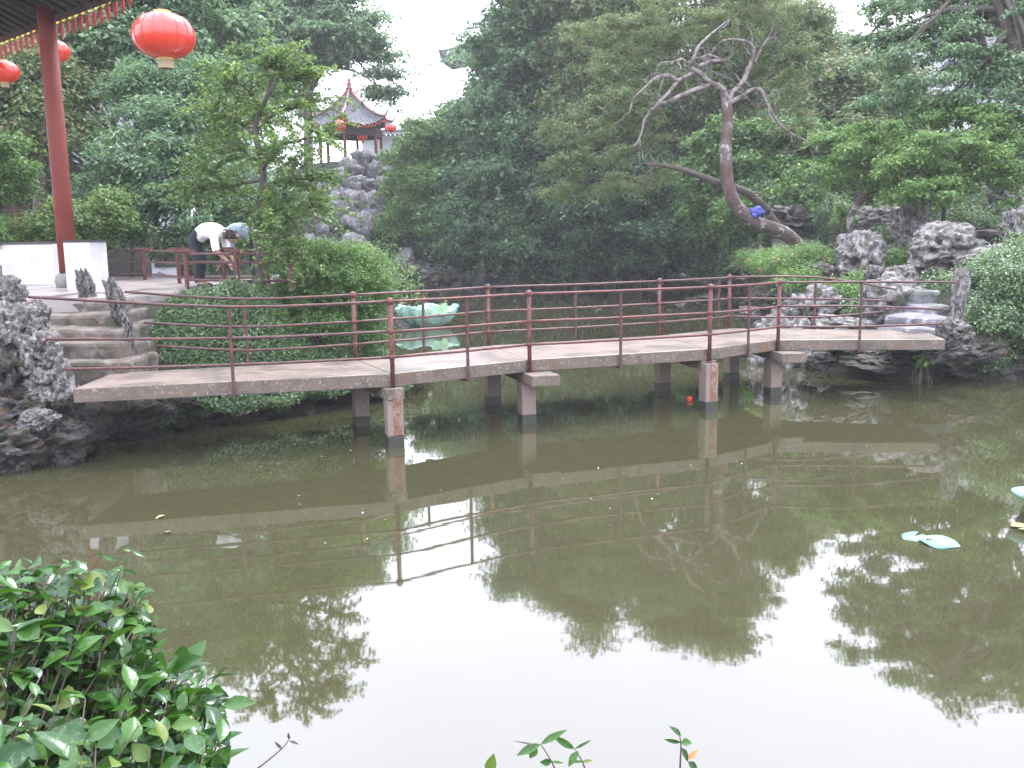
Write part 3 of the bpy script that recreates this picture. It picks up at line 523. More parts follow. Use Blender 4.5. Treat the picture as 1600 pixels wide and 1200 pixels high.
def person(label, loc, rz, top, flip=1):
    t = thing('person', label, 'person', loc, None, rz)   # faces local +x, bent forward
    # body core (skin): legs, torso, arms, neck as one surface
    V = [((-.05, 0, .86), (.105, .095)), ((.06, 0, .97), (.145, .125)), ((.27, 0, 1.03), (.17, .14)), ((.42, 0, .98), (.15, .12)), ((.50, 0, .95), .06), ((.56, 0, .93), .055),
         ((-.06, .10, .80), .095), ((.0, .11, .46), .062), ((-.04, .11, .1), .045), ((.10, .12, .04), .04),
         ((-.06, -.10, .80), .095), ((.06, -.12, .46), .062), ((-.0, -.12, .1), .045), ((.15, -.13, .04), .04),
         ((.40, .19, .93), .055), ((.44, .22, .66), .042), ((.58, .15, .47), .03), ((.63, .13, .41), .03),
         ((.40, -.19, .93), .055), ((.44, -.22, .66), .042), ((.58, -.15, .49), .03), ((.63, -.13, .43), .03)]
    Ed = [(0, 1), (1, 2), (2, 3), (3, 4), (4, 5), (0, 6), (6, 7), (7, 8), (8, 9), (0, 10), (10, 11), (11, 12), (12, 13), (3, 14), (14, 15), (15, 16), (16, 17), (3, 18), (18, 19), (19, 20), (20, 21)]
    bo = skinbody('body', V, Ed, M['skin'], t); bpy.context.view_layer.update(); dg = bpy.context.evaluated_depsgraph_get()
    me = bpy.data.meshes.new_from_object(bo.evaluated_get(dg)); bo.modifiers.clear(); bo.data = me; me.materials.clear(); me.materials.append(M['skin'])
    vc = np.array([v.co[:] for v in me.vertices]); vn = np.array([v.normal[:] for v in me.vertices])
    def garment(nm, m, test, ex):
        fs_ = [tuple(p.vertices) for p in me.polygons if test(*p.center)]; used = sorted({i for f in fs_ for i in f}); mp = {k: i for i, k in enumerate(used)}; g = MB()
        g.add([tuple(vc[i]+vn[i]*ex+np.array([0, 0, .006*math.sin(vc[i][0]*60+vc[i][2]*45)])) for i in used], [tuple(mp[i] for i in f) for f in fs_]); g.obj(nm, m, t, True)
    garment('trousers', M['trousers'], lambda x, y, z: (x < .13 or (x < .24 and z < .78)) and z > .10, .016)
    garment('shirt', M[top], lambda x, y, z: (.07 < x < .5 and z > .80) or (x > .34 and z > .66 and abs(y) > .1), .026)
    for y, x in ((.12, .06), (-.13, .10)):
        mb = MB(); mb.lathe((x, y, 0), [(.02, 0), (.055, .01), (.05, .05), (.02, .08)], 12); mb.v = [((v[0]-x)*2.2+x, v[1], v[2]) for v in mb.v]; mb.obj('shoe', M['shoe'], t, True)
    c = (.66, 0, .90); mb = MB(); mb.lathe((c[0], c[1], c[2]-.12), [(.105*math.sin(math.pi*k/10)**.9+1e-3, .12*(1-math.cos(math.pi*k/10))) for k in range(11)], 16); hd = mb.obj('head', M['skin'], t, True)
    mb = MB(); mb.tube([(c[0]+.02, c[1], c[2]-.11), (c[0]+.05, c[1], c[2]-.13)], [.016, .008], 6); [mb.lathe((c[0]+.05, c[1]+s_*.035, c[2]-.10), [(.001, -.012), (.012, 0), (.001, .012)], 8) for s_ in (-1, 1)]; mb.obj('face', M['skin'], hd)
    mb = MB(); mb.lathe((c[0]-.012, c[1], c[2]-.05), [(.118*math.cos(k*math.pi/16)**.45+.001, .182*math.sin(k*math.pi/16)) for k in range(9)], 16); mb.obj('hair', M['hair'], hd, True)
    for s_, hz in ((1, .41), (-1, .43)):
        mb = MB(); b0 = Vector((.63, s_*.13, hz)); mb.tube([b0, b0+Vector((.04, 0, -.06))], [.028, .034], 8)
        for k in range(4): a = b0+Vector((.03, (k-1.5)*.018, -.07)); mb.tube([a, a+Vector((.02, 0, -.04)), a+Vector((.015, 0, -.07))], [.009, .008, .006], 6)
        mb.tube([b0+Vector((.02, -s_*.025, -.03)), b0+Vector((.05, -s_*.04, -.07))], [.01, .007], 6); mb.obj('hand', M['skin'], t, True)
    return t
pa = G(314, 449, TZ); pb_ = G(398, 446, TZ); ta = person('person in a white shirt and dark trousers bending over beside the railing', (pa.x, pa.y, TZ), -.15, 'shirt'); tb = person('person in a grey blue shirt bending, partly hidden by leaves', (pb_.x, pb_.y+.1, TZ), math.pi+.2, 'blueshirt')
ta.scale = tb.scale = (.86,)*3
# ---------------------------------------------------------------- far pavilion
pc = D(550, 250, 49); FZ = pc.z-.7; pav = thing('pavilion', 'small hilltop pavilion with grey pyramid roof, red drip edge and slim posts', 'pavilion', (pc.x, pc.y, FZ)); 
ez = D(550, 200, 49).z-FZ; az = D(550, 140, 49).z-FZ; er = 2.1; rot = R(28)
print('pav', pc, 'eave', ez, 'apex', az)
ns = 6; ang0 = rot
mb = MB(); mb.prism([(1.9*math.cos(ang0+2*math.pi*i/ns), 1.9*math.sin(ang0+2*math.pi*i/ns)) for i in range(ns)], -.5, 0); mb.obj('plinth', M['stone'], pav)
def rc_(t): return er*(1-t)**1.0, ez+(az-ez)*(t**1.28)
mb = MB(); kk = 9
for i in range(ns):
    a0, a1 = ang0+2*math.pi*i/ns, ang0+2*math.pi*(i+1)/ns; V = []
    nu = 13
    for j in range(kk+1):
        r_, z_ = rc_(j/kk)
        for u_ in range(nu):
            f_ = u_/(nu-1); x_ = math.cos(a0)*(1-f_)+math.cos(a1)*f_; y_ = math.sin(a0)*(1-f_)+math.sin(a1)*f_; lift = .38*abs(2*f_-1)**3*(1-j/kk)**2; V.append((max(r_, .05)*x_*(1+.1*abs(2*f_-1)**4*(1-j/kk)), max(r_, .05)*y_*(1+.1*abs(2*f_-1)**4*(1-j/kk)), z_+lift+(.035 if u_ % 2 else 0)))
    mb.add(V, [(j*nu+u_, j*nu+u_+1, (j+1)*nu+u_+1, (j+1)*nu+u_) for j in range(kk) for u_ in range(nu-1)])
rf = mb.obj('roof', M['tile'], pav)
for i in range(ns):
    a0 = ang0+2*math.pi*i/ns; mb = MB(); pts = []
    for j in range(kk+1):
        r_, z_ = rc_(j/kk); l_ = .38*(1-j/kk)**2; pts.append((max(r_, .04)*math.cos(a0)*(1+.1*(1-j/kk)), max(r_, .04)*math.sin(a0)*(1+.1*(1-j/kk)), z_+l_+.06))
    p0 = Vector(pts[0]); tip = p0+Vector((math.cos(a0)*.22, math.sin(a0)*.22, .38)); mb.tube([tip]+pts, [.03]+[.07]*len(pts), 6); mb.obj('ridge', M['palered'], rf)
    a1 = ang0+2*math.pi*(i+1)/ns; mb = MB(); n_ = 12; V = []
    for u_ in range(2*n_+1):
        f_ = u_/(2*n_); x_ = math.cos(a0)*(1-f_)+math.cos(a1)*f_; y_ = math.sin(a0)*(1-f_)+math.sin(a1)*f_; l_ = .38*abs(2*f_-1)**3; k2 = (1+.1*abs(2*f_-1)**4)*1.01; V.append(Vector((er*x_*k2, er*y_*k2, ez+l_-(.03 if u_ % 2 == 0 else .17))))
    mb.tube(V, .035, 5); mb.obj('drip_edge', M['reddrip'], rf)
    mb = MB(); q0 = Vector((math.cos(a0)*1.62, math.sin(a0)*1.62, 0)); q1 = Vector((math.cos(a1)*1.62, math.sin(a1)*1.62, 0)); m_ = (q0+q1)/2; mb.box((m_.x, m_.y, ez-.28), ((q1-q0).length, .08, .42), math.atan2((q1-q0).y, (q1-q0).x)); mb.obj('frieze', M['darkwood'], pav)
    mb = MB(); mb.tube([q0, q0+Vector((0, 0, ez-.05))], .075, 10); mb.obj('post', M['redpaint'], pav, True)
mb = MB(); mb.lathe((0, 0, az-.05), [(.16, 0), (.2, .12), (.1, .2), (.17, .32), (.07, .42), (.11, .52), (.03, .62), (.02, .85)], 12); mb.obj('finial', M['palered'], pav, True)
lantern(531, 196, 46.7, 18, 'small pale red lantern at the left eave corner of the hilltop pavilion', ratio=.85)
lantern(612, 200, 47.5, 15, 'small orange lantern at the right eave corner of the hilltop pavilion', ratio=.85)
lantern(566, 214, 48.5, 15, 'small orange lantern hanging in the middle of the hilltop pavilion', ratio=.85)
# ---------------------------------------------------------------- background buildings
def gable_house(name, label, a, b_, zroof_e, zroof_r, depth, zb, wallm, roofm, ov=.6, windows=0):
    """ridge runs a->b (eave line facing camera)"""
    a = Vector((a[0], a[1], 0)); b_ = Vector((b_[0], b_[1], 0)); t = thing(name, label, 'building', (a.x, a.y, zb)); u = (b_-a); Ln = u.length; u.normalize(); n_ = Vector((-u.y, u.x, 0))
    if n_.y < 0: n_ = -n_
    rz = math.atan2(u.y, u.x); c = (b_-a)/2+n_*(depth/2); mb = MB(); mb.box((c.x, c.y, (zroof_e-zb)/2), (Ln-.4, depth-.4, zroof_e-zb), rz); mb.obj('wall', M[wallm], t)
    mb = MB(); ml = MB(); nr = max(4, int(Ln/.3))
    for sgn in (0, 1):
        for i in range(nr):
            for k in range(2):
                s0 = (i+k/2)/nr*Ln; s1 = (i+(k+1)/2)/nr*Ln; zz = .07 if k else 0
                e_ = n_*(-ov if sgn == 0 else depth+ov); r_ = n_*(depth/2); ze, zr = zroof_e-zb, zroof_r-zb; mid = e_.lerp(r_, .5); zm = ze+(zr-ze)*.42
                for (p0, z0, p1, z1) in ((e_, ze, mid, zm), (mid, zm, r_, zr)):
                    mb.add([u*s0+p0+Vector((0, 0, z0+zz)), u*s1+p0+Vector((0, 0, z0+zz)), u*s1+p1+Vector((0, 0, z1+zz)), u*s0+p1+Vector((0, 0, z1+zz))], [(0, 1, 2, 3)])
                if k and sgn == 0: ml.tube([u*((s0+s1)/2)+e_+Vector((0, 0, ze+.05)), u*((s0+s1)/2)+e_*1.08+Vector((0, 0, ze+.04))], .075, 6)
    rf = mb.obj('roof', M[roofm], t); tag(ml.obj('tile_ends', M['stone'], rf), kind='stuff')
    mb = MB(); r_ = n_*(depth/2); mb.tube([r_+Vector((0, 0, zroof_r-zb+.1))-u*.3, r_+u*(Ln+.3)+Vector((0, 0, zroof_r-zb+.1))], .14, 6); mb.obj('ridge', M[roofm], rf)
    for k in range(windows):
        p = u*(Ln*(k+1)/(windows+1))-n_*.0+n_*.18; mb = MB(); mb.box((p.x, p.y, 1.6), (.9, .06, 1.3), rz); wn_ = mb.obj('window', M['darkwood'], t)
    return t
a = D(90, 218, 31); b_ = D(300, 218, 33); gable_house('hall', 'grey tiled garden hall glimpsed through the trees to the right of the red column', a, b_, a.z+.2, a.z+2.1, 4.5, .5, 'palewall', 'tile', .7, 3)
a = D(-160, 250, 24); b_ = D(40, 250, 23); tt = gable_house('hall', 'dark timber garden hall in shade behind the left parapet', a, b_, 4.4, 6.0, 5, .9, 'darkwood', 'tile', .8)
for k in range(4):
    p = Vector((a.x, a.y, 0)).lerp(Vector((b_.x, b_.y, 0)), .15+.27*k); mb = MB(); mb.tube([(p.x-a.x, p.y-a.y-.35, 0), (p.x-a.x, p.y-a.y-.35, 3.6)], .1, 10); mb.obj('post', M['redpaint'], tt)
a = D(560, 225, 62); b_ = D(720, 225, 62); gable_house('house', 'pale whitewashed house behind the hilltop pavilion', a, b_, D(600, 212, 62).z, D(600, 200, 62).z, 6, 1, 'palewall', 'tile')
a = D(765, 84, 66); b_ = D(900, 84, 66); corner_ = (D(684, 78, 66), D(700, 82, 66), D(760, 66, 66)); gable_house('house', 'tall hazy building whose roof corner shows left of the big evergreen', a, b_, D(700, 84, 66).z, D(700, 30, 66).z, 10, 1, 'palewall', 'tile', .2)
th_ = [o for o in COL.objects if o.get('label', '').startswith('tall hazy building')][0]; mb = MB(); q = [p-th_.location for p in corner_]; up_ = Vector((0, 0, .5)); bk = Vector((0, 5, 0)); mb.add([q[0], q[1]-up_*.6, q[2]-up_*.8, q[2]+up_*.9, q[1]+up_*.5, q[0]+bk, q[1]-up_*.6+bk, q[2]-up_*.8+bk, q[2]+up_*.9+bk, q[1]+up_*.5+bk], [(0, 1, 2, 3, 4), (9, 8, 7, 6, 5)]+[(i, i+5, (i+1) % 5+5, (i+1) % 5) for i in range(5)]); mb.obj('upturned_eave', M['tile'], th_)
a = D(1480, 56, 42); b_ = D(1700, 22, 42); gable_house('house', 'white walled house with a thin dark roof line high behind the right trees', a, b_, D(1560, 46, 42).z, D(1560, 38, 42).z, 7, 1, 'palewall', 'palewall')
a = D(1180, 118, 55); b_ = D(1400, 108, 55); gable_house('house', 'hazy lavender grey house seen through the gap in the trees right of the leaning tree', a, b_, D(1300, 92, 55).z, D(1300, 70, 55).z, 7, 1, 'palewall', 'tile')
exec_trees = True
# ---------------------------------------------------------------- trees (envelopes from the view and from the pond's reflections)
def gz(x, y): return float(hgt(np.array([x]), np.array([y]))[0])
def TR(px, Y, tops):
    """trunk polyline: base under px at depth Y then list of (px,py)"""
    b_ = D(px, 380, Y); z = gz(b_.x, b_.y); return [Vector((b_.x, b_.y, z-.1))]+[D(x, y, Y) for x, y in tops]
tree('broadleaf_tree', 'tall pale leaved tree filling the top left behind the large lantern', 'tree', [E(190, 60, 25, 150, 110), E(60, 20, 25, 110, 90), E(290, 20, 26, 110, 110), E(150, -40, 25, 90, 40), E(60, 150, 24, 60, 40), E(300, 120, 26, 80, 50)], TR(215, 25, [(215, 250), (225, 140), (205, 20), (210, -60)]), .2, 160, .75, 62000, .16, 'pale', nbr=26)
tree('broadleaf_tree', 'dark shady tree behind the red column', 'tree', [E(60, 200, 21, 90, 60), E(20, 130, 21, 70, 60), E(40, 270, 22, 50, 40), E(90, 110, 22, 60, 40)], TR(60, 21, [(62, 300), (70, 220), (60, 120)]), .16, 60, .6, 20000, .12, 'olive', nbr=14)
tree('spreading_tree', 'tall misty tree with layered spreading boughs behind the hilltop pavilion', 'tree', [E(470, 60, 41, 110, 26), E(540, 84, 41, 60, 12), E(400, 100, 41, 80, 30), E(596, 140, 41, 24, 7), E(530, 60, 41, 70, 14), E(420, 20, 41, 90, 30), E(520, 20, 41, 60, 24), E(470, -30, 41, 90, 26), E(600, 92, 41, 24, 8), E(598, 115, 41, 26, 7), E(360, 130, 41, 60, 30), E(330, 60, 41, 60, 40)], TR(482, 41, [(482, 250), (481, 140), (476, 60), (470, -30)]), .24, 190, .95, 66000, .19, 'pale', nbr=42, flat=.32, rb=.34, inner=.2, aspect=.45)
Yf = 13.4; b0 = D(412, 470, 13.3); ft = thing('garden_tree', 'airy fresh green tree with a dark crooked stem in front of the bending people', 'tree', b0)
mb = MB(); tp = [D(x_, y_, Yf)-b0 for x_, y_ in ((412, 470), (404, 400), (402, 340), (412, 270), (398, 200), (418, 150), (425, 120))]; tp[0] = Vector((0, 0, -.3)); mb.tube(smooth_pts(tp, 4), np.linspace(.075, .02, 25).tolist(), 9); mb.obj('trunk', M['bark'], ft, True)
mb = MB(); P = []; Q = []
for (bx0, by0, ex, ey, dy, ln) in [(405, 330, 330, 270, .3, 1), (408, 300, 480, 280, -.3, 1), (410, 275, 350, 215, .5, 1), (405, 240, 500, 215, -.2, 1), (400, 215, 340, 175, .2, 1), (400, 200, 475, 165, .3, 1), (410, 170, 370, 130, -.3, 1), (418, 150, 460, 125, .3, 1), (422, 130, 425, 95, 0, 1), (412, 265, 440, 240, -.8, 1), (404, 330, 450, 335, -.5, 1), (404, 370, 450, 395, -.6, .8), (402, 330, 420, 350, -.9, .8), (400, 210, 400, 180, .9, 1), (404, 350, 480, 320, .1, 1), (410, 280, 300, 300, .2, .9)]:
    a = D(bx0, by0, Yf)-b0; e = D(ex, ey, Yf+dy)-b0; lp = branchy(a, e, .18, 7); mb.tube(lp, [.028*(1-.1*z) for z in range(7)], 6)
    for k in range(24):
        st_ = lp[random.choice([2, 3, 4, 5, 6, 6, 6])]; dr = (e-a).normalized()*.6+Vector(rdir(1)[0])*.9; dr.z = dr.z*.6+.25; dr.normalize(); L_ = random.uniform(.35, .85)*ln; pts = []
        for i in range(6): u_ = i/5; pts.append(st_+dr*L_*u_+Vector((0, 0, -.38*L_*u_*u_)))
        mb.tube(pts, [.008, .007, .006, .005, .004, .003], 4)
        nn = int(L_*95)
        for i in range(nn):
            u_ = .1+.9*i/nn; q_ = st_+dr*L_*u_+Vector((0, 0, -.38*L_*u_*u_)); sd = dr.cross(Vector((0, 0, 1)))*(.018 if i % 2 else -.018); P.append(tuple(q_+sd+Vector(RS.normal(size=3)*.016)))
mb.obj('branches', M['bark'], ft, True); P = np.array(P); print('fresh leaves', len(P)); obj('crown', leafmesh('crown', P, rdir(len(P))*.6+[0, 0, .7], .062, M['yell'], .5, droop=.15), ft)
tree('garden_tree', 'broad dark osmanthus with pale leaf tips behind the terrace railing', 'tree', [E(250, 270, 19, 110, 60), E(245, 235, 19, 44, 40), E(150, 290, 18.6, 50, 24), E(300, 210, 20, 80, 60), E(330, 300, 18.6, 80, 50), E(230, 340, 18.4, 80, 45), E(270, 150, 21, 90, 60), E(330, 370, 18.3, 80, 40), E(420, 330, 18.5, 60, 50)], TR(290, 19.5, [(285, 360), (280, 280), (290, 180)]), .15, 150, .45, 52000, .11, 'teal', nbr=20, aspect=.38)
tree('garden_shrub', 'clipped rounded yellow green shrub between the red column and the railing', 'shrub', [E(140, 345, 17.2, 66, 50), E(95, 360, 17, 52, 42), E(180, 350, 17.2, 30, 44)], TR(135, 17.4, [(135, 400), (135, 350)]), .06, 50, .28, 22000, .07, 'yell', nbr=5, crown='foliage')
tree('garden_shrub', 'bright green leafy bush at the far left edge above the parapet', 'shrub', [E(20, 262, 17.5, 50, 36), E(-20, 300, 17.5, 50, 50)], TR(0, 17.6, [(0, 330), (5, 280)]), .06, 26, .3, 10000, .08, 'green', nbr=5, crown='foliage')
tree('garden_shrub', 'small light green bush touching the left picture edge on top of the parapet', 'shrub', [E(0, 362, 16.6, 28, 22)], TR(-5, 16.8, [(0, 390), (0, 366)]), .04, 12, .2, 4500, .06, 'light', nbr=2, crown='foliage')
tree('garden_tree', 'light green tree to the right of the hilltop pavilion', 'tree', [E(665, 240, 43, 60, 50), E(690, 300, 42, 60, 50), E(640, 300, 42.5, 46, 44), E(720, 200, 43, 50, 40), E(650, 350, 41.5, 50, 30)], TR(680, 43, [(680, 360), (680, 290), (672, 220)]), .16, 110, .6, 38000, .15, 'light', nbr=10)
tree('evergreen_tree', 'big blue green evergreen bounding the right side of the sky gap', 'tree', [E(800, 60, 40, 80, 70), E(800, 170, 40, 80, 80), E(850, 120, 41, 100, 110), E(780, 290, 39, 90, 70), E(860, 240, 39, 100, 80), E(850, -40, 41, 100, 60), E(740, 340, 39, 60, 50), E(770, 210, 39, 50, 50), E(820, 370, 38.5, 80, 36), E(720, 390, 40, 50, 26)], TR(815, 40.5, [(812, 380), (810, 260), (820, 120), (835, 0)]), .35, 200, .95, 76000, .19, 'teal', nbr=14)
tree('evergreen_tree', 'very tall olive tree behind the leaning tree, running out of the top of view', 'tree', [E(960, 60, 38, 110, 90), E(1060, 30, 38, 110, 90), E(980, 170, 37, 110, 80), E(920, -80, 38, 90, 70), E(1010, -95, 38, 100, 50), E(1110, -90, 38, 90, 70), E(1160, 60, 38, 80, 80), E(1180, -40, 39, 70, 60), E(1080, 180, 38, 100, 80), E(960, 260, 38, 90, 50)], TR(985, 38.5, [(985, 380), (980, 240), (1000, 90), (1010, -80)]), .4, 220, 1.0, 84000, .18, 'olive', nbr=20)
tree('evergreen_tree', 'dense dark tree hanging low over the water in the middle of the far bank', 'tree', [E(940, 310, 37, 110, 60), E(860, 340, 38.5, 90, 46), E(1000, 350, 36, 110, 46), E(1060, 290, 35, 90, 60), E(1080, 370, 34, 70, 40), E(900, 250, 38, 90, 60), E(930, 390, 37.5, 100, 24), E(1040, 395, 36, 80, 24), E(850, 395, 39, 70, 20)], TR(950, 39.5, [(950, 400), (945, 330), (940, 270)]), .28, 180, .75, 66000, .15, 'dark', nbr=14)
tree('garden_tree', 'green leafy tree directly behind the trunk of the leaning tree', 'tree', [E(1150, 250, 31, 80, 70), E(1230, 260, 30, 80, 70), E(1190, 330, 29.5, 70, 40), E(1270, 310, 28, 50, 40), E(1110, 300, 31, 50, 50)], TR(1200, 31, [(1200, 360), (1195, 290), (1190, 220)]), .18, 110, .65, 44000, .14, 'green', nbr=12)
tree('garden_tree', 'mossy olive tree with reddish leaves between the leaning tree and the right maples', 'tree', [E(1290, 170, 32, 90, 60), E(1250, 80, 34, 70, 60), E(1330, 230, 30, 80, 60), E(1380, 150, 33, 60, 60), E(1240, 30, 35, 50, 30), E(1310, 90, 35, 40, 22)], TR(1338, 34, [(1338, 300), (1335, 150), (1330, 80)]), .22, 130, .8, 50000, .15, 'olive', nbr=18)
tree('maple_tree', 'large maple reaching in from the right with pale layered leaves on dark limbs', 'tree', [E(1480, 110, 21, 120, 50), E(1420, 150, 21, 80, 40), E(1560, 60, 21, 100, 60), E(1450, 40, 22, 90, 50), E(1390, 70, 22, 60, 50), E(1570, 150, 20, 70, 50), E(1620, -50, 22, 130, 60), E(1510, -60, 22, 100, 40), E(1650, 80, 21, 90, 90), E(1430, -20, 22, 90, 50)], TR(1690, 20.5, [(1670, 300), (1640, 200), (1600, 120), (1560, 0), (1540, -120)]), .2, 230, .36, 66000, .095, 'pale', nbr=44, flat=.38, rb=.5)
tree('maple_tree', 'light green young maple above the dark rock hollow on the right slope', 'tree', [E(1470, 250, 19.5, 110, 40), E(1380, 215, 20.5, 60, 40), E(1550, 220, 19.5, 80, 50), E(1430, 300, 19.3, 90, 24), E(1570, 280, 19, 60, 40), E(1330, 270, 21, 60, 30), E(1500, 180, 20.5, 80, 30), E(1300, 230, 22, 50, 34)], TR(1478, 20.5, [(1474, 350), (1480, 290), (1470, 230)]), .07, 190, .27, 52000, .08, 'light', nbr=34, flat=.4, rb=.6, inner=.1)
tree('tall_tree', 'tall open tree at the far right seen mostly as a reflection in the pond', 'tree', [E(1640, -120, 23, 150, 60), E(1760, -60, 23, 150, 110)], TR(1740, 23.5, [(1730, 300), (1720, 100), (1690, -40), (1650, -120)]), .26, 90, .5, 18000, .15, 'olive', nbr=30, flat=.5)
# filler belt of woodland behind everything
for i, (px, Y, top, rx, lf, lb) in enumerate([(0, 48, 40, 130, 'dark', 'hazy tree beyond the dark hall at far left'), (180, 50, 0, 130, 'pale', 'hazy tree beyond the grey tiled hall'), (340, 52, 40, 120, 'pale', 'hazy tree filling the gap left of the spreading tree'), (800, 58, 60, 90, 'pale', 'hazy tree behind the big blue green evergreen'), (940, 58, -40, 120, 'teal', 'hazy tree behind the tall olive tree'), (1120, 56, 0, 110, 'pale', 'hazy tree glimpsed above the leaning tree'), (1250, 52, 130, 80, 'teal', 'hazy tree below the lavender house'), (1420, 50, 60, 100, 'teal', 'hazy tree behind the right maples'), (1580, 48, 90, 120, 'dark', 'dark tree behind the young maple at right'), (1720, 50, 0, 130, 'dark', 'dark tree beyond the right slope outside the maples'), (880, 50, 190, 110, 'dark', 'dark tree in the shade behind the blue green evergreen'), (1080, 49, 170, 120, 'dark', 'dark tree in the shade behind the low hanging tree'), (760, 52, 270, 90, 'dark', 'low dark tree behind the light green tree by the pavilion'), (1440, 36, 190, 110, 'dark', 'dark tree close behind the young maple'), (1600, 34, 170, 110, 'teal', 'dark green tree behind the ivy bank rocks')]):
    tree('background_tree', lb, 'tree', [E(px, top+60, Y, rx*.8, 70), E(px+20, top+160, Y, rx, 90), E(px-10, min(340, top+270), Y, rx, 80)], TR(px, Y, [(px, 300), (px+5, 200), (px, top+60)]), .3, 70, 1.5, 15000, .26, lf, nbr=8)
# shrubs and low planting on the banks
def shrub(label, envs, k, rc, n, ls, lf, group=None, name='shrub', stuff=False, cat='shrub', flat=.7, aspect=.55, droop=.3):
    C, rad = clumps(envs, k, rc, .2); P, Nn = clump_leaves(C, rad, n, flat); b_ = Vector(envs[0][0]); b_.z = gz(b_.x, b_.y); o = np.array(b_)
    if stuff: q = obj(name, leafmesh(name, P-o, Nn, ls, M[lf], aspect, droop=droop), None, b_); return tag(q, label, cat, group, 'stuff')
    t = thing(name, label, cat, b_, group); obj('foliage', leafmesh('foliage', P-o, Nn, ls, M[lf], aspect, droop=droop), t)
    mb = MB()
    for i in range(min(10, k)):
        c = Vector(C[i]-o); mb.tube(branchy(Vector((random.uniform(-.1, .1), random.uniform(-.1, .1), -.1)), c, .2), [.02*(1-.1*z) for z in range(7)], 5)
    mb.obj('stems', M['stem'], t); return t
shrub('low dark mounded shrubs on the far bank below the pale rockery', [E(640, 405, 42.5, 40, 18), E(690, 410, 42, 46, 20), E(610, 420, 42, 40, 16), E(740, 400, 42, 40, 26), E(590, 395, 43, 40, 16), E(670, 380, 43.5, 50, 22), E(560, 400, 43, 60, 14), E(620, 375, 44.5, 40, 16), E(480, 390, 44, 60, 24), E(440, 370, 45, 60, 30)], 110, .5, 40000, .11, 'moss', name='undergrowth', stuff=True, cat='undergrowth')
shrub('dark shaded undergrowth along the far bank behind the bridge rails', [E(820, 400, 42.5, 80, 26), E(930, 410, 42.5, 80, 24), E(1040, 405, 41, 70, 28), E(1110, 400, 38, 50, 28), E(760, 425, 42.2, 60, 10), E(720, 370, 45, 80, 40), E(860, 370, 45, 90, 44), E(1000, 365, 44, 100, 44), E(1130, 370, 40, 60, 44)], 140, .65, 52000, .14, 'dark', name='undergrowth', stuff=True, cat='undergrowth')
shrub('light green flowering ground cover on the slope behind the right railing', [E(1230, 410, 20.5, 60, 18), E(1290, 408, 20, 44, 20), E(1180, 405, 23, 40, 14), E(1400, 405, 19, 50, 14), E(1330, 460, 17.2, 40, 22), E(1250, 440, 19, 40, 14)], 90, .3, 34000, .05, 'light', name='ground_cover', stuff=True, cat='ground cover')
shrub('dark leafy ground cover between the right boulders', [E(1350, 480, 16.3, 40, 28), E(1450, 430, 16.8, 40, 22), E(1520, 420, 16.6, 60, 24), E(1420, 470, 16.5, 26, 14), E(1300, 340, 27, 60, 26), E(1330, 500, 16, 40, 14), E(1560, 340, 22, 80, 22), E(1420, 330, 25.5, 80, 30), E(1530, 310, 25.5, 80, 40), E(1370, 370, 21, 30, 14)], 130, .32, 50000, .055, 'ivy', name='ground_cover', stuff=True, cat='ground cover')
mb_p = [D(1195+random.uniform(-40, 100), 405+random.uniform(-14, 20), 19.6) for _ in range(9)]
P = np.array([list(p) for p in mb_p for _ in range(5)])+RS.normal(size=(9*5, 3))*.028; tag(obj('red_flowers', leafmesh('red_flowers', P, rdir(len(P))+[0, -.5, .3], .045, M['red_leaf'], .9)), 'scattered small red flowers in the light green planting behind the rails', 'flowers', kind='stuff')
shrub('broad dense ivy bank spilling over rock at the right edge', [E(1575, 440, 14.8, 50, 40, .7), E(1560, 500, 14.4, 42, 46, .6), E(1610, 400, 15.2, 60, 36, .8), E(1620, 500, 14.8, 60, 60, .7), E(1530, 430, 15.2, 30, 26, .5), E(1540, 550, 14.3, 26, 18, .4)], 110, .27, 46000, .048, 'ivy', name='ivy', cat='ivy')
# left bank ivy face
n = 95000; x0 = RS.uniform(-5.0, -1.35, n); sh_ = np.interp(x0, [-5.2, -4.9, -3.0, -1.7, -1.2], [10.7, 10.7, 12.0, 13.4, 14.5])
yy = sh_-.25+RS.rand(n)**.8*np.interp(x0, [-5.0, -4.6, -4.0, -3, -1.3], [.9, 1.5, 1.9, 1.9, 1.2]); keep = ~((x0 < -4.35) & (yy < 11.9)); x0 = x0[keep]; yy = yy[keep]; n = len(x0)
zz = hgt(x0, yy); zz = np.maximum(zz, .12)+np.abs(RS.normal(size=n))*.05+.09*(1+np.sin(x0*6.3+yy*2)*np.cos(yy*7.1-x0*3))
iv = obj('ivy', leafmesh('ivy', np.stack([x0, yy, zz], 1), rdir(n)*.8+np.array([0, -.6, .6]), .046, M['ivy'], .6, droop=.4)); tag(iv, 'dense ivy curtain covering the bank below the terrace behind the left railing', 'ivy', kind='stuff')
t = shrub('large arching winter jasmine bush spilling over the bank behind the left railing', [E(510, 430, 13.9, 86, 56, .8), E(470, 412, 14.1, 60, 36, .7), E(560, 440, 13.9, 60, 50, .7), E(570, 490, 13.9, 56, 50, .6), E(500, 520, 13.5, 80, 50, .6), E(450, 490, 13.4, 50, 40, .6), E(560, 560, 13.7, 50, 30, .5), E(430, 560, 13, 60, 36, .5)], 190, .20, 90000, .045, 'green', name='jasmine_bush', aspect=.4, droop=.7)
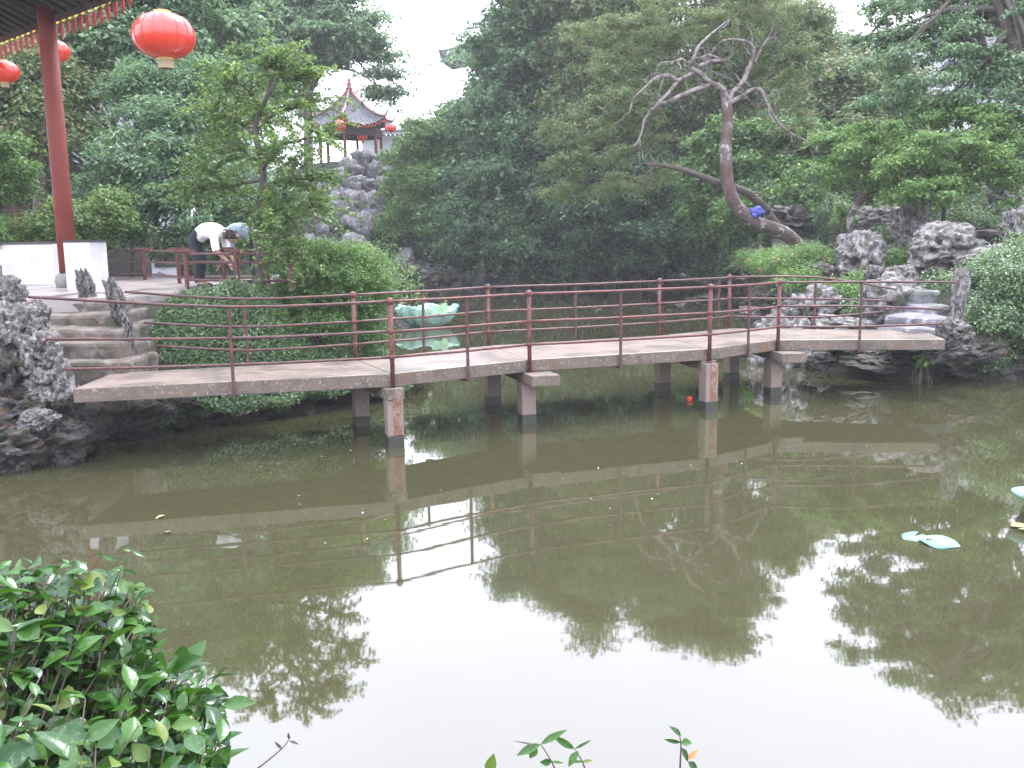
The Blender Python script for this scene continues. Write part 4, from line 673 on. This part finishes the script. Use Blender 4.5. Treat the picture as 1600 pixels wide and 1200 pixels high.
# arching sprays of the jasmine
P = []; 
for k in range(220):
    a = random.uniform(-.5, 3.4); c = D(530, 408, 13.8)+Vector((random.uniform(-.5, .5), random.uniform(-.3, .3), random.uniform(-.1, .3))); Ln = random.uniform(.5, 1.15); dx = math.cos(a)*Ln*.95+.15; dy = -abs(math.sin(a))*Ln*.4
    for i in range(34):
        s_ = i/33; P.append(c+Vector((dx*s_, dy*s_, .28*s_*Ln-1.15*Ln*s_*s_))+Vector(RS.normal(size=3)*.018))
P = np.array([list(p) for p in P]); bb = t.location; obj('sprays', leafmesh('sprays', P-np.array(bb), rdir(len(P))*.6+[0, -.3, .6], .055, M['light'], .36, droop=.5), t)
for px, py, Y, s_, lb in [(1315, 335, 22, .26, 'young plant with pale heart shaped leaves beside the pollarded stem'), (1440, 558, 13.9, .12, 'tiny bright green fern growing from the ledge under the bridge')]:
    shrub(lb, [(D(px, py, Y), (s_, s_, s_*1.2))], 8, s_*.5, 130 if s_ > .2 else 90, .13 if s_ > .2 else .07, 'light', name='plant', cat='plant', aspect=.8)
mb = MB(); q = [D(1333, 372, 21.5), D(1328, 345, 21.5), D(1335, 325, 21.5), D(1358, 302, 21.4)]; st = thing('tree_stump', 'bare pollarded pale stem leaning right behind the rounded boulder', 'stump', q[0]); mb.tube(smooth_pts([p-q[0] for p in q], 3), np.linspace(.1, .07, 10).tolist(), 8); mb.obj('stem', M['palebark'], st, True)
n = 60000; x0 = RS.uniform(-19, 4, n); yy = RS.uniform(37, 49, n); keep = (sdf(x0, yy) > -.1) & (np.hypot(x0+8.3, yy-49) > 2.6); x0 = x0[keep]; yy = yy[keep]; n = len(x0)
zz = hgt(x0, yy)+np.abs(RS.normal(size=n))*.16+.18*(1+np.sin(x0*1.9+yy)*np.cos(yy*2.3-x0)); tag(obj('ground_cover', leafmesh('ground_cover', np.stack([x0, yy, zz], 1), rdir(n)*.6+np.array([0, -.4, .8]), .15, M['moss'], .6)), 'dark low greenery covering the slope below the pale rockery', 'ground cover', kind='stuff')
hl = [o for o in COL.objects if o.get('label', '').startswith('tall pale rockery')][0]
for k in range(44):
    px = random.uniform(440, 640); r = ray(px, 300); Y = random.uniform(38.5, 46); x = r.x/r.y*Y
    if sdf(np.array([x]), np.array([Y]))[0] < .2: continue
    q = random.uniform(.35, .85); rock(random.choice(RF), Vector((x, Y, gz(x, Y)+.25*q))-hl.location, (q, q*.9, q*random.uniform(.7, 1.1)), parent=hl)
# ---------------------------------------------------------------- leaning twisted tree
Yl = 24.5; base = D(1240, 372, Yl); lt = thing('leaning_tree', 'twisted pale barked tree leaning out over the pond from the right bank', 'tree', base)
LIMBS = []
def limb(pts, r0, r1, mbx, dy=0):
    q = [D(x, y, Yl+(z if z is not None else 0)) - base for x, y, z in pts]; s_ = smooth_pts(q, 4); LIMBS.append((s_, r0, r1)); mbx.tube(s_, np.linspace(r0, r1, len(s_)).tolist(), 9)
mb = MB(); limb([(1248, 385, .2), (1222, 362, 0), (1175, 345, -.3), (1148, 318, -.5), (1136, 280, -.5), (1134, 235, -.5), (1137, 190, -.4), (1135, 160, -.4)], .19, .135, mb); mb.obj('trunk', M['palebark'], lt, True)
mb = MB()
limb([(1200, 330, .3), (1165, 300, 0), (1120, 285, -.2), (1075, 268, -.4), (1035, 258, -.6), (1005, 256, -.7)], .12, .035, mb)
limb([(1215, 352, .3), (1190, 322, .3), (1160, 296, 0)], .10, .10, mb); mb.obj('second_trunk', M['bark'], lt, True); mb = MB()
limb([(1135, 162, -.4), (1128, 140, -.4), (1108, 130, -.5), (1095, 115, -.6), (1078, 105, -.7), (1085, 90, -.8), (1092, 72, -.8), (1115, 50, -.6), (1140, 30, -.5)], .11, .014, mb)
limb([(1108, 132, -.5), (1075, 145, -.7), (1045, 158, -.9), (1020, 170, -1), (1000, 186, -1.1)], .075, .025, mb)
limb([(1085, 112, -.6), (1060, 126, -.8), (1045, 118, -1), (1025, 122, -1.1), (1005, 140, -1.2), (990, 155, -1.2), (984, 175, -1.2)], .06, .018, mb)
limb([(1058, 127, -.8), (1045, 145, -1), (1025, 165, -1.1), (1008, 185, -1.2), (1003, 205, -1.2), (994, 225, -1.2), (976, 232, -1.2)], .05, .015, mb)
limb([(1135, 165, -.4), (1145, 145, -.3), (1160, 130, -.2), (1168, 110, -.1), (1178, 85, 0), (1172, 68, 0), (1150, 62, -.2), (1128, 64, -.2)], .085, .03, mb)
limb([(1138, 162, -.4), (1160, 150, -.3), (1178, 140, -.2), (1190, 142, -.2), (1200, 165, -.2), (1215, 190, -.2), (1235, 208, -.2), (1262, 222, -.2), (1278, 238, -.2)], .07, .018, mb)
limb([(1178, 100, 0), (1190, 75, 0), (1205, 50, 0), (1212, 20, 0)], .035, .012, mb)
limb([(1078, 104, -.7), (1066, 92, -.7), (1054, 96, -.8)], .03, .015, mb)
limb([(1092, 104, -.7), (1110, 96, -.5), (1130, 95, -.4)], .05, .05, mb); limb([(1130, 95, -.4), (1108, 86, -.5), (1096, 90, -.6)], .04, .02, mb)
for (s_, r0_, r1_) in LIMBS[1:]:
    if r0_ > .095 and r1_ > .09: continue
    for _ in range(6):
        i = random.randint(3, len(s_)-1); L_ = random.uniform(.4, 1.1); d = (s_[i]-s_[i-1]).normalized()*.5+Vector(rdir(1)[0]); d.z -= .1; d.normalize(); pts = [s_[i]]
        for k in range(7): d = (d+Vector(rdir(1)[0])*.45+Vector((0, 0, -.06))).normalized(); pts.append(pts[-1]+d*L_/7)
        mb.tube(pts, np.linspace(.018, .005, 8).tolist(), 5)
        for _2 in range(2):
            j = random.randint(2, 6); d2 = Vector(rdir(1)[0]); p2 = [pts[j]]
            for k in range(4): d2 = (d2+Vector(rdir(1)[0])*.4).normalized(); p2.append(p2[-1]+d2*.09)
            mb.tube(p2, .005, 4)
mb.obj('branches', M['palebranch'], lt, True)
envs = [E(960, 200, Yl-.5, 90, 60), E(900, 250, Yl-.4, 50, 40), E(1010, 110, Yl+.6, 80, 50), E(1050, 40, Yl+.8, 90, 50), E(1180, 20, Yl+.8, 80, 40), E(1230, 110, Yl+.6, 50, 60), E(880, 215, Yl, 40, 30), E(1000, 280, Yl+.5, 70, 20), E(1240, 190, Yl+.8, 40, 30), E(940, 60, Yl+1, 80, 50), E(1120, 40, Yl+.9, 60, 40), E(1040, 130, Yl+1, 50, 30), E(1230, 210, Yl+.9, 40, 20), E(900, 300, Yl, 60, 16)]
C, rad = clumps(envs, 260, .28, .1); P, Nn = clump_leaves(C, rad, 60000, .45); obj('crown', leafmesh('crown', P-np.array(base), Nn, .09, M['olive'], .3, droop=.5), lt)
bgp = D(1183, 331, Yl-.5); me = rock_mesh(77, M['bag'], 4, (.16, .07, .13), 1.3); o = obj('plastic_bag', me, None, bgp); tag(o, 'bright blue plastic bag caught on the curved trunk of the leaning tree', 'bag')
# ---------------------------------------------------------------- things on the water
c = G(668, 509, 0); t = thing('artificial_lotus', 'turquoise fabric lotus float with a pale green scalloped leaf, seen through the rails', 'float', c)
mb = MB(); k = 60; V = []
for j, (r_, z_) in enumerate([(.35, -.02), (.55, .08), (.72, .28), (.80, .50), (.78, .52), (.68, .28), (.5, .1), (.1, .06)]):
    for i in range(k): a = 2*math.pi*i/k; w_ = 1+.07*math.sin(a*12)*min(1, r_*1.3); V.append((r_*w_*math.cos(a), r_*w_*math.sin(a)*.7, z_+.05*math.sin(a*5)*(z_ > .2)))
mb.add(V, [(j*k+i, j*k+(i+1) % k, (j+1)*k+(i+1) % k, (j+1)*k+i) for j in range(7) for i in range(k)]); mb.obj('petal_bowl', M['turq'], t, True)
mb = MB(); n_ = 48; V = [Vector((.42+.26*(1+.28*math.cos(5*a))*math.cos(a), -.5+.02*math.sin(3*a), .46+.15*(1+.28*math.cos(5*a))*math.sin(a))) for a in [2*math.pi*i/n_ for i in range(n_)]]; V2 = [v+Vector((0, .03, 0)) for v in V]
mb.add(V+V2, [tuple(range(n_)), tuple(range(2*n_-1, n_-1, -1))]+[(i, n_+i, n_+(i+1) % n_, (i+1) % n_) for i in range(n_)]); mb.obj('scalloped_leaf', M['palegreen'], t)
def pad(px, py, r_, m, tilt, label, rz=0, name='lily_pad'):
    c = G(px, py, .012); mb = MB(); n_ = 28; V = [(0, 0, 0)]+[(r_*math.cos(a)*(1+.06*math.sin(5*a)), r_*math.sin(a)*(1+.05*math.cos(4*a)), .04*r_*math.sin(3*a)+tilt*math.cos(a)*r_) for a in [.25+(2*math.pi-.5)*i/(n_-1) for i in range(n_)]]
    V2 = [(v[0], v[1], v[2]-.006) for v in V]; m0 = n_+1
    mb.add(V+V2, [(0, i, i+1) for i in range(1, n_)]+[(m0, m0+i+1, m0+i) for i in range(1, n_)]+[(i, i+m0, i+1+m0, i+1) for i in range(1, n_)]); o = mb.obj(name, M[m], None, True); o.location = c; o.rotation_euler = (0, 0, rz); return tag(o, label, 'lily pad')
pad(1468, 846, .14, 'lily', .05, 'larger pale green lily pad floating in the bright reflection at right', 2.6)
pad(1428, 838, .09, 'lily', .12, 'smaller lily pad left of the larger one in the bright reflection', .6)
pad(1606, 824, .12, 'dryleaf', .1, 'yellowish lily pad at the right picture edge', 3.4)
c = G(1614, 806, 0); t = thing('lotus_leaf', 'upright turquoise green lotus leaf at the right picture edge', 'lotus leaf', c); mb = MB(); mb.tube([(0, 0, -.2), (0, 0, .14)], .01, 6); mb.obj('stalk', M['lily'], t); mb = MB(); mb.lathe((0, 0, .13), [(.01, 0), (.12, .02), (.17, .07)], 20); mb.obj('leaf_blade', M['turq'], t, True)
c = G(1077, 624, .02); mb = MB(); mb.lathe((0, 0, -.03), [(.001, 0), (.03, .01), (.04, .04), (.03, .07), (.001, .08)], 14); o = mb.obj('lantern_glint', M['redball'], None, True); o.location = c; tag(o, 'small red orange ball added on the water to imitate a lantern reflection between the bridge pillars', 'float')  # ball added at water level to imitate the red reflection of a lantern
def leafshape(L_=.08, W_=.045, m='near', name='leaf'):
    """pointed oval leaf with a raised midrib fold and edge thickness-free curl"""
    rows = [(0, .02), (.18, .62), (.38, 1), (.6, .92), (.8, .55), (1, .02)]; V = []
    for s_, w_ in rows:
        z = -.22*L_*s_*s_
        for k in (-1, -.5, 0, .5, 1): V.append((s_*L_, k*w_*W_/2, z+abs(k)*w_*W_*.16))
    f = [(i*5+j, i*5+j+1, i*5+5+j+1, i*5+5+j) for i in range(5) for j in range(4)]
    me = bpy.data.meshes.new(name); me.from_pydata(V, [], f); me.polygons.foreach_set('use_smooth', [True]*len(f)); me.materials.append(M[m]); return me
for px, py, m_, lb, gp in [(262, 832, 'dryleaf', 'small yellow leaf floating near the left bank', None), (258, 805, 'dryleaf', 'small green yellow sprig floating left of centre beyond the yellow leaf', None)]:
    o = obj('floating_leaf', leafshape(.09, .05, m_), None, G(px, py, .014)); o.rotation_euler = (0, 0, random.uniform(0, 6)); tag(o, lb, 'leaf', gp)
for i in range(22):
    o = obj('floating_leaf', leafshape(.026, .016, 'plaster' if i % 2 else 'dryleaf'), None, G(random.uniform(300, 1400), random.uniform(690, 860), .01)); o.rotation_euler = (0, 0, random.uniform(0, 6)); tag(o, 'tiny pale leaf speck drifting on the open water', 'leaf', 'tiny leaf specks on the water')
# ---------------------------------------------------------------- foreground shrub and sprigs
LM = [leafshape(.105, .056), leafshape(.09, .066), leafshape(.07, .036), leafshape(.125, .060), leafshape(.095, .04), leafshape(.06, .045)]
ext = bpy.data.materials  
tn = M['near'].node_tree; oi = tn.nodes.new('ShaderNodeObjectInfo'); gg = tn.nodes.new('ShaderNodeNewGeometry'); ns_ = tn.nodes.new('ShaderNodeTexNoise'); ns_.inputs['Scale'].default_value = 55; ns_.inputs['Detail'].default_value = 4; tcn = tn.nodes.new('ShaderNodeTexCoord'); tn.links.new(tcn.outputs['Object'], ns_.inputs['Vector'])
mrn = tn.nodes.new('ShaderNodeMapRange'); mrn.inputs[1].default_value = .56; mrn.inputs[2].default_value = .7; tn.links.new(ns_.outputs[0], mrn.inputs[0]); crn = [q for q in tn.nodes if q.type == 'VALTORGB'][0]; sm = tn.nodes.new('ShaderNodeMath'); tn.links.new(oi.outputs['Random'], sm.inputs[0]); isl = [q for q in tn.nodes if q.type == 'NEW_GEOMETRY'][0]; tn.links.new(isl.outputs['Random Per Island'], sm.inputs[1]); fr_ = tn.nodes.new('ShaderNodeMath'); fr_.operation = 'FRACT'; tn.links.new(sm.outputs[0], fr_.inputs[0]); tn.links.new(fr_.outputs[0], crn.inputs[0])
mxn = tn.nodes.new('ShaderNodeMix'); mxn.data_type = 'RGBA'; tn.links.new(mrn.outputs[0], mxn.inputs[0]); tn.links.new(crn.outputs[0], mxn.inputs[6]); mxn.inputs[7].default_value = (.09, .14, .06, 1); dfn = [q for q in tn.nodes if q.type == 'BSDF_DIFFUSE'][0]; tn.links.new(mxn.outputs[2], dfn.inputs[0])
bpn = tn.nodes.new('ShaderNodeBump'); bpn.inputs['Strength'].default_value = .5; bpn.inputs['Distance'].default_value = .002; tn.links.new(ns_.outputs[0], bpn.inputs['Height']); [tn.links.new(bpn.outputs[0], q.inputs['Normal']) for q in tn.nodes if q.type in ('BSDF_DIFFUSE', 'BSDF_GLOSSY')]
crn.color_ramp.elements[1].position = .9; el = crn.color_ramp.elements.new(.985); el.color = (.13, .17, .035, 1)
fb = Vector((-1.65, 2.5, gz(-1.65, 2.5))); fs = thing('shrub', 'glossy dark green leafy shrub filling the near lower left corner', 'shrub', fb)
outline = [(0, 885), (60, 880), (120, 878), (200, 905), (235, 960), (265, 1010), (300, 1050), (345, 1075), (360, 1130), (385, 1190)]
stems = MB(); L_objs = []
def add_leaf(p, d, me, rollr=.6, sc=1):
    d = d.normalized(); side = Vector((0, 0, 1)).cross(d)
    if side.length < .1: side = Vector((1, 0, 0))
    side.normalize(); n_ = d.cross(side); m3 = Matrix((d, side, n_)).transposed(); m3 = m3 @ Matrix.Rotation(random.uniform(-rollr, rollr), 3, 'X'); L_objs.append((p.copy(), m3, me, sc))
for k in range(430):
    t_ = random.random()
    px = random.uniform(-60, 350); py_top = np.interp(px, [o_[0] for o_ in outline], [o_[1] for o_ in outline]); depth = random.random()**1.3; py = py_top+ (1260-py_top)*depth; Y = 3.15-1.0*depth+random.uniform(-.12, .22)
    tip = D(px, py, Y); root = Vector((tip.x*.9-.25+random.uniform(-.1, .1), tip.y-random.uniform(0, .2), max(.4, tip.z-random.uniform(.25, .5)))); pts = branchy(root, tip, .08, 6); stems.tube([p-fb for p in pts], [.004, .0038, .0034, .003, .0025, .002], 5)
    nl = random.randint(5, 8)
    for j in range(nl):
        s_ = (j+1)/nl; q = s_*5; i = min(int(q), 4); p = pts[i].lerp(pts[i+1], q-i); ax = (pts[i+1]-pts[i]).normalized(); sd = ax.cross(Vector((0, 0, 1)))
        sd = sd.normalized() if sd.length > .05 else Vector((1, 0, 0)); d = (ax*.5+sd*(1 if j % 2 else -1)*.9+Vector((random.uniform(-.3, .3), random.uniform(-.4, .1), random.uniform(-.25, .3)))); add_leaf(p, d, random.choice(LM), .9, random.uniform(.6, 1.2))
stems.obj('stems', M['stem'], fs, True)
vis = sorted(L_objs, key=lambda q: q[0].length if 0 else (q[0]-Vector((0, 0, CAMZ))).length)
# spread the 300 single leaves over the nearest surface of the shrub
idx = set(range(0, 900, 3)); V = []; Fc = []
for i, (p, m3, me, sc) in enumerate(vis):
    if i in idx:
        o = obj('leaf', me, fs); o.matrix_local = Matrix.Translation(p-fb) @ m3.to_4x4() @ Matrix.Scale(sc, 4)
    else:
        b0 = len(V); V += [tuple(m3 @ (v.co*sc)+p-fb) for v in me.vertices]; Fc += [tuple(b0+a for a in q.vertices) for q in me.polygons]
me = bpy.data.meshes.new('foliage'); me.from_pydata(V, [], Fc); me.materials.append(M['near']); me.polygons.foreach_set('use_smooth', [True]*len(Fc)); tag(obj('foliage', me, fs), kind='stuff')
print('fg leaves', len(vis))
def sprig(label, pix, Y, leaves_, name='sprig'):
    P = [D(x, y, Y) for x, y in pix]; b_ = P[0]; t = thing(name, label, 'plant', b_); mb = MB(); mb.tube(smooth_pts([p-b_ for p in P], 3), np.linspace(.003, .0014, (len(P)-1)*3+1).tolist(), 6); mb.obj('stem', M['stem'], t, True)
    for (x0, y0, x1, y1, w_, m_) in leaves_:
        a, c_ = D(x0, y0, Y), D(x1, y1, Y-.012); d = c_-a; o = obj('leaf', leafshape(d.length, w_*Y/F, m_), t); dn = d.normalized(); side = Vector((0, 1, 0)).cross(dn); up = Vector((0, -.8, .55)); side = up.cross(dn).normalized(); n_ = dn.cross(side); o.matrix_local = Matrix.Translation(a-b_) @ Matrix((dn, side, n_)).transposed().to_4x4() @ Matrix.Rotation(random.uniform(-.5, .5), 4, 'X')
sprig('forked leafy sprig reaching up from the bottom edge in the middle', [(872, 1215), (862, 1190), (845, 1163)], 2.3, [(845, 1163, 882, 1140, 12, 'near'), (845, 1163, 806, 1178, 15, 'near'), (838, 1165, 828, 1186, 15, 'near'), (838, 1165, 805, 1157, 3, 'stem'), (862, 1190, 845, 1192, 12, 'near'), (862, 1190, 880, 1192, 5, 'near')])
sprig('second sprig with narrow drooping leaves just right of the forked one', [(918, 1215), (910, 1190), (898, 1170)], 2.3, [(898, 1170, 865, 1152, 12, 'near'), (898, 1170, 922, 1158, 5, 'near'), (904, 1174, 886, 1197, 14, 'near'), (910, 1190, 895, 1190, 5, 'near'), (910, 1190, 925, 1188, 6, 'near')])
sprig('upright sprig with one orange leaf at the bottom edge right of centre', [(1062, 1215), (1063, 1190), (1064, 1165), (1062, 1150)], 2.3, [(1064, 1150, 1050, 1135, 10, 'near'), (1064, 1160, 1080, 1160, 14, 'near'), (1064, 1160, 1040, 1157, 7, 'near'), (1064, 1168, 1078, 1190, 12, 'near'), (1075, 1190, 1091, 1203, 12, 'near'), (1074, 1186, 1090, 1174, 9, 'orange')])
sprig('single pointed leaf tip at the bottom edge left of the forked sprig', [(764, 1220), (763, 1205)], 2.3, [(763, 1207, 771, 1182, 20, 'near')])
sprig('thin bare twig with tiny buds reaching right from the near shrub', [(380, 1215), (410, 1195), (440, 1170), (452, 1155)], 2.5, [(440, 1170, 430, 1160, 5, 'stem'), (452, 1155, 450, 1147, 5, 'stem'), (452, 1158, 466, 1162, 5, 'stem')])
for sx, sy, ex, ey in [(110, 945, 160, 868), (160, 960, 205, 860), (180, 960, 190, 890)]:
    sprig({110: 'long thin shoot arching right from the top of the near shrub', 160: 'slender shoot with pale tip leaves above the near shrub', 180: 'short upright shoot at the right shoulder of the near shrub'}[sx], [(sx, sy), ((sx+ex)/2-4, (sy+ey)/2), (ex, ey)], 3.0, [(ex, ey, ex+22, ey+8, 7, 'near'), (ex, ey, ex-12, ey-2, 6, 'near')])
# ---------------------------------------------------------------- haze
hz = bpy.data.materials.new('haze'); hz.use_nodes = True; t = hz.node_tree; t.nodes.clear(); o = t.nodes.new('ShaderNodeOutputMaterial'); pv = t.nodes.new('ShaderNodeVolumePrincipled'); pv.inputs['Color'].default_value = (.95, .97, 1, 1); pv.inputs['Density'].default_value = HAZE = .0010; t.links.new(pv.outputs[0], o.inputs['Volume'])
mb = MB(); mb.box((0, 35, 11), (90, 110, 26)); tag(mb.obj('haze', hz), kind='stuff')
